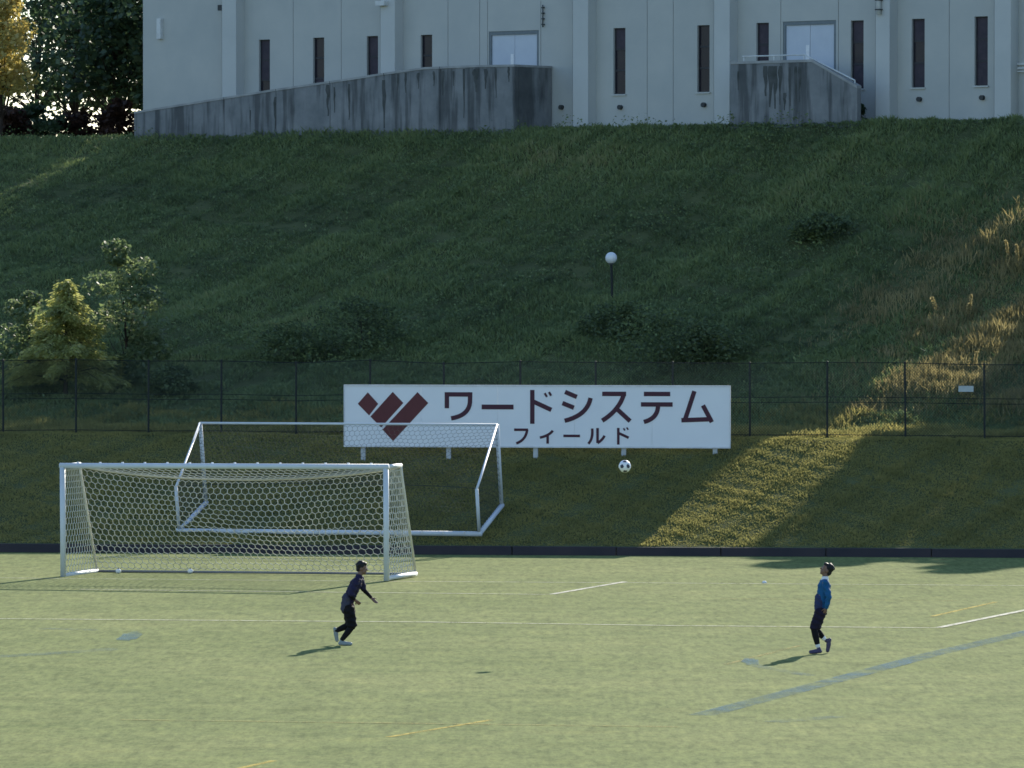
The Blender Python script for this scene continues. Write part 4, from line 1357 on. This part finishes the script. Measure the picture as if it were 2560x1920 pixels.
shoe('shoe', z1p(782, 1120, .09), z1p(828, 1322, .09), (1, 0, .2), M_SHOEW, P1)

# --- standing player, facing left, looking up
f2 = ground(2049, 1634)
P2 = thing('person', 'person in blue shirt and dark shorts walking to the left with head tilted back', 'person', tuple(f2))
def z2p(zx, zy, y=0.0):
    return Vector(((zx - 1100) / 780.0, y, (1408 - zy) / 780.0))
hipN, hipF = z2p(1110, 815, -.085), z2p(1118, 815, .085)
kneN, kneF = z2p(1020, 1065, -.085), z2p(1045, 1070, .085)
ankN, ankF = z2p(1072, 1300, -.08), z2p(1165, 1205, .09)
shN, shF = z2p(1172, 425, -.165), z2p(1160, 425, .165)
elN, wrN = z2p(1215, 615, -.22), z2p(1185, 765, -.19)
elF, wrF = z2p(1190, 615, .22), z2p(1130, 750, .19)
hdc = z2p(1192, 250)
body = bmesh.new()
q, rot = head(body, hdc, (-.90, -.12, .42), (.45, 0, .9), 1.0)
capsule(body, z2p(1168, 395), z2p(1180, 310), .054, .052)
tors = [(z2p(1115, 820), .115), (z2p(1125, 720), .105), (z2p(1145, 590), .115), (z2p(1165, 470), .120)]
for (a, ra), (b, rb) in zip(tors[:-1], tors[1:]):
    for sy in (-.06, .06):
        capsule(body, a + Vector((0, sy, 0)), b + Vector((0, sy, 0)), ra * .82, rb * .82)
for a, b, r0, r1 in ((hipN, kneN, .080, .054), (hipF, kneF, .080, .054), (kneN, ankN, .051, .034), (kneF, ankF, .051, .034),
                     (shN, elN, .047, .039), (shF, elF, .047, .039), (elN, wrN, .037, .026), (elF, wrF, .037, .026), (shN, shF, .055, .055)):
    capsule(body, a, b, r0, r1)
hand(body, wrN, wrN - elN + Vector((-.02, .02, 0)), (-.5, .8, 0), curl=.5)
hand(body, wrF, wrF - elF + Vector((-.02, -.02, 0)), (-.5, -.8, 0), curl=.5)
fused('body', body, M_SKIN, P2, .0065, 2)
eyes(q, rot, P2)
hr_ = bmesh.new()
ellip(hr_, q(0, -.030, .046), (.086, .090, .082), rot); ellip(hr_, q(0, -.060, -.020), (.072, .052, .070), rot); ellip(hr_, q(0, .040, .088), (.062, .050, .034), rot)
for k in range(60):
    a = random.uniform(0, 6.28); e = random.uniform(.1, 1.4)
    ellip(hr_, q(.078 * math.cos(a) * math.cos(e), -.035 + .082 * math.sin(a) * math.cos(e), .05 + .076 * math.sin(e)), (random.uniform(.012, .026), random.uniform(.012, .026), random.uniform(.012, .022)), rot)
fused('hair', hr_, M_HAIR, P2, .008, 1)
sh = bmesh.new()
st2 = [(z2p(1122, 800), .118), (z2p(1126, 720), .112), (z2p(1148, 590), .120), (z2p(1164, 470), .124)]
for (a, ra), (b, rb) in zip(st2[:-1], st2[1:]):
    for sy in (-.06, .06):
        capsule(sh, a + Vector((0, sy, 0)), b + Vector((0, sy, 0)), ra * .88, rb * .88)
capsule(sh, shN + Vector((0, .02, 0)), shF + Vector((0, -.02, 0)), .070, .070)
capsule(sh, shN, elN, .064, .054); capsule(sh, elN, elN.lerp(wrN, .9), .052, .042)
capsule(sh, shF, elF, .064, .054); capsule(sh, elF, elF.lerp(wrF, .9), .052, .042)
fused('shirt', sh, M_BLUE, P2, .009, 2, .0055)
vb = bmesh.new()
for sy in (-.055, .055):
    capsule(vb, z2p(1108, 770, sy), z2p(1116, 640, sy), .110, .104)
fused('bib', vb, M_INDIGO, P2, .009, 2, .0055)
co_ = bmesh.new(); capsule(co_, z2p(1172, 395), z2p(1176, 362), .070, .062); fused('collar', co_, M_WHITE, P2, .007, 2)
so = bmesh.new()
for h_, k_n in ((hipN, kneN), (hipF, kneF)):
    capsule(so, h_ + Vector((0, 0, -.01)), h_.lerp(k_n, .86), .108, .090)
capsule(so, z2p(1115, 825, -.05), z2p(1115, 825, .05), .112, .112)
fused('shorts', so, M_DKNAVY, P2, .009, 2, .006)
tg = bmesh.new()
for a, b, c, e in ((hipN, kneN, ankN, .84), (hipF, kneF, ankF, .80)):
    capsule(tg, a.lerp(b, .5), b, .074, .060); capsule(tg, b, b.lerp(c, .42), .060, .062); capsule(tg, b.lerp(c, .42), b.lerp(c, e), .062, .048)
fused('tights', tg, M_BLACK, P2, .008, 3)
for b, c, e in ((kneN, ankN, .80), (kneF, ankF, .76)):
    sk = bmesh.new(); capsule(sk, b.lerp(c, e), c, .046, .042); fused('sock', sk, M_WHITE, P2, .007, 2)
shoe('shoe', z2p(1122, 1398, -.08), z2p(950, 1402, -.085), (0, 0, 1), M_SHOEP, P2)
shoe('shoe', z2p(1272, 1208, .09), z2p(1228, 1404, .09), (-1, 0, .2), M_SHOEP, P2)
